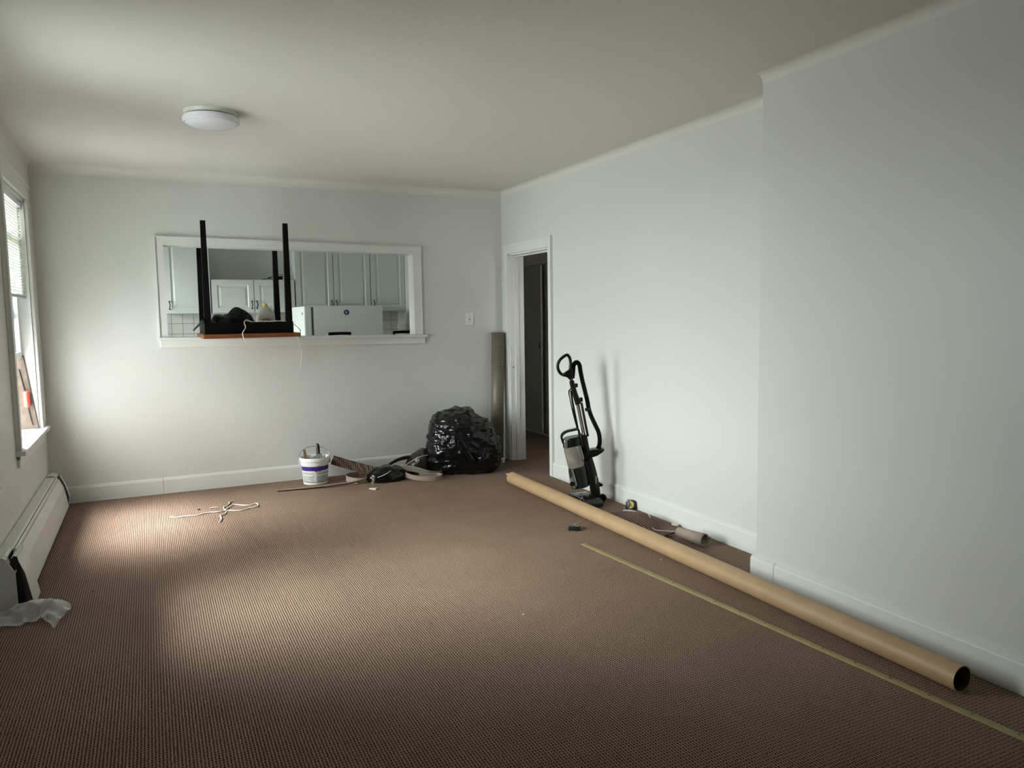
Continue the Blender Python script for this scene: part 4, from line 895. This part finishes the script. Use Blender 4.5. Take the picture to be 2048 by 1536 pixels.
bm = new(); box(bm, -0.222, -0.199, -0.076, -0.050, 0.443, 0.508, 0.004); link('lid_trim', bm, M['silver'], V, smooth=50)
bm = new(); prism(bm, [(-0.130, 0.455), (-0.100, 0.462), (-0.074, 0.365), (-0.086, 0.345), (-0.100, 0.352)], -0.080, -0.060, 'y', 0.004); link('cup_release', bm, M['silver'], V, smooth=50)
bm = new(); ribbon(bm, [(-0.225, 0.0, 0.47), (-0.238, 0.0, 0.525), (-0.205, 0.0, 0.558), (-0.150, 0.0, 0.572), (-0.112, 0.0, 0.575), (-0.102, 0, 0.52)], 0.045, 0.016, up=(0, 1, 0)); link('carry_handle', bm, M['slate'], V, smooth=50)
link('motor_housing', pod(0.135, 0.292, -0.098, -0.122, r0=0.071, r1=0.069, ry=0.078), M['slate'], V, smooth=50)
bm = new(); prism(bm, [(-0.172, 0.280), (-0.158, 0.282), (-0.128, 0.165), (-0.140, 0.135), (-0.160, 0.135), (-0.170, 0.155), (-0.185, 0.205), (-0.165, 0.215), (-0.160, 0.235)], -0.088, -0.040, 'y', 0.005); link('side_trim', bm, M['silver'], V, smooth=50)
bm = new(); lathe(bm, [(0, 0.006), (0.018, 0.004), (0.020, 0), (0.017, -0.02)], 20, M_=Matrix.Translation((-0.165, -0.085, 0.175)) @ Ry); link('filter_knob', bm, M['rubber'], V, smooth=50)
bm = new(); prism(bm, [(-0.105, 0.545), (-0.048, 0.535), (-0.030, 0.43), (0.010, 0.30), (0.035, 0.20), (0.052, 0.09), (0.045, 0.03), (-0.005, 0.03), (-0.022, 0.10), (-0.025, 0.17), (-0.055, 0.29), (-0.090, 0.40)], -0.045, 0.045, 'y', 0.010); link('spine', bm, M['plastic_black'], V, smooth=50)
bm = new(); prism(bm, [(-0.088, 0.352), (-0.083, 0.400), (0.000, 0.425), (0.078, 0.428), (0.086, 0.420), (0.060, 0.396), (0.026, 0.376), (-0.02, 0.362), (-0.060, 0.345)], -0.050, 0.055, 'y', 0.008); link('hose_port', bm, M['plastic_black'], V, smooth=50)
bm = new(); box(bm, 0.012, 0.024, -0.049, -0.042, 0.165, 0.225, 0.002, mat_=Matrix.Translation((0, 0, 0)) @ Matrix.Shear('XY', 4, (0, 0))); link('pedal_badge', bm, M['silver'], V)
bm = new(); prism(bm, [(0.045, 0.165), (0.074, 0.150), (0.070, 0.138), (0.040, 0.132)], -0.02, 0.02, 'y', 0.004); link('cord_hook', bm, M['plastic_black'], V)
# floor head, turned toward the room
Mr = Matrix.Translation((-0.072, -0.050, 0)) @ Matrix.Rotation(math.radians(22), 4, 'Z')
bm = new(); prof = [(-0.105, 0.014), (-0.112, 0.035), (-0.098, 0.060), (-0.070, 0.075), (-0.020, 0.082), (0.060, 0.080), (0.095, 0.055), (0.100, 0.014)]
A = []
for k, yy in enumerate((-0.122, -0.116, -0.09, 0.10, 0.128, 0.135)):
    s = (0.55, 0.85, 1, 1, 0.85, 0.55)[k]; A.append([bm.verts.new(Mr @ Vector((x*(0.92+0.08*s), yy, 0.012+(z-0.012)*s))) for x, z in prof])
for a_, b_ in zip(A, A[1:]):
    for i in range(len(prof)): bm.faces.new((a_[i], a_[(i+1) % 8], b_[(i+1) % 8], b_[i]))
bm.faces.new(A[0]); bm.faces.new(A[-1][::-1]); h_ = link('floor_head', bm, M['nozzle'], V, smooth=50)
bm = new(); prism(bm, [(-0.028, 0.078), (-0.012, 0.090), (0.038, 0.093), (0.050, 0.082), (0.03, 0.074)], -0.005, 0.055, 'y', 0.004); bm.transform(Mr); link('head_badge', bm, M['silver'], h_, smooth=50)
bm = new(); tube(bm, [(-0.06, -0.11, 0.075), (-0.075, -0.02, 0.082), (-0.078, 0.06, 0.082), (-0.05, 0.10, 0.080)], 0.0045, 6, smooth=4); tube(bm, [(-0.045, -0.055, 0.090), (-0.06, -0.075, 0.080), (-0.095, -0.10, 0.055)], 0.004, 6, smooth=4); bm.transform(Mr); link('head_trim', bm, M['silver'], h_, smooth=50)
bm = new(); tube(bm, [(-0.103, -0.12, 0.018), (-0.103, 0.12, 0.018)], 0.007, 8); bm.transform(Mr); link('bumper', bm, mat('dark_purple_bumper', (0.035, 0.02, 0.035), 0.4, nscale=30, nstr=0.02), h_, smooth=True)
for wx, wy, wr in ((0.035, -0.085, 0.033), (0.078, 0.055, 0.030)):
    bm = new(); lathe(bm, [(0, -0.014), (wr-0.008, -0.014), (wr, -0.008), (wr, 0.008), (wr-0.008, 0.014), (wr-0.010, 0.010), (0.006, 0.010), (0, 0.014)], 28, M_=Matrix.Translation((wx, wy, wr)) @ Ry); link('wheel', bm, M['rubber'], V, smooth=40)
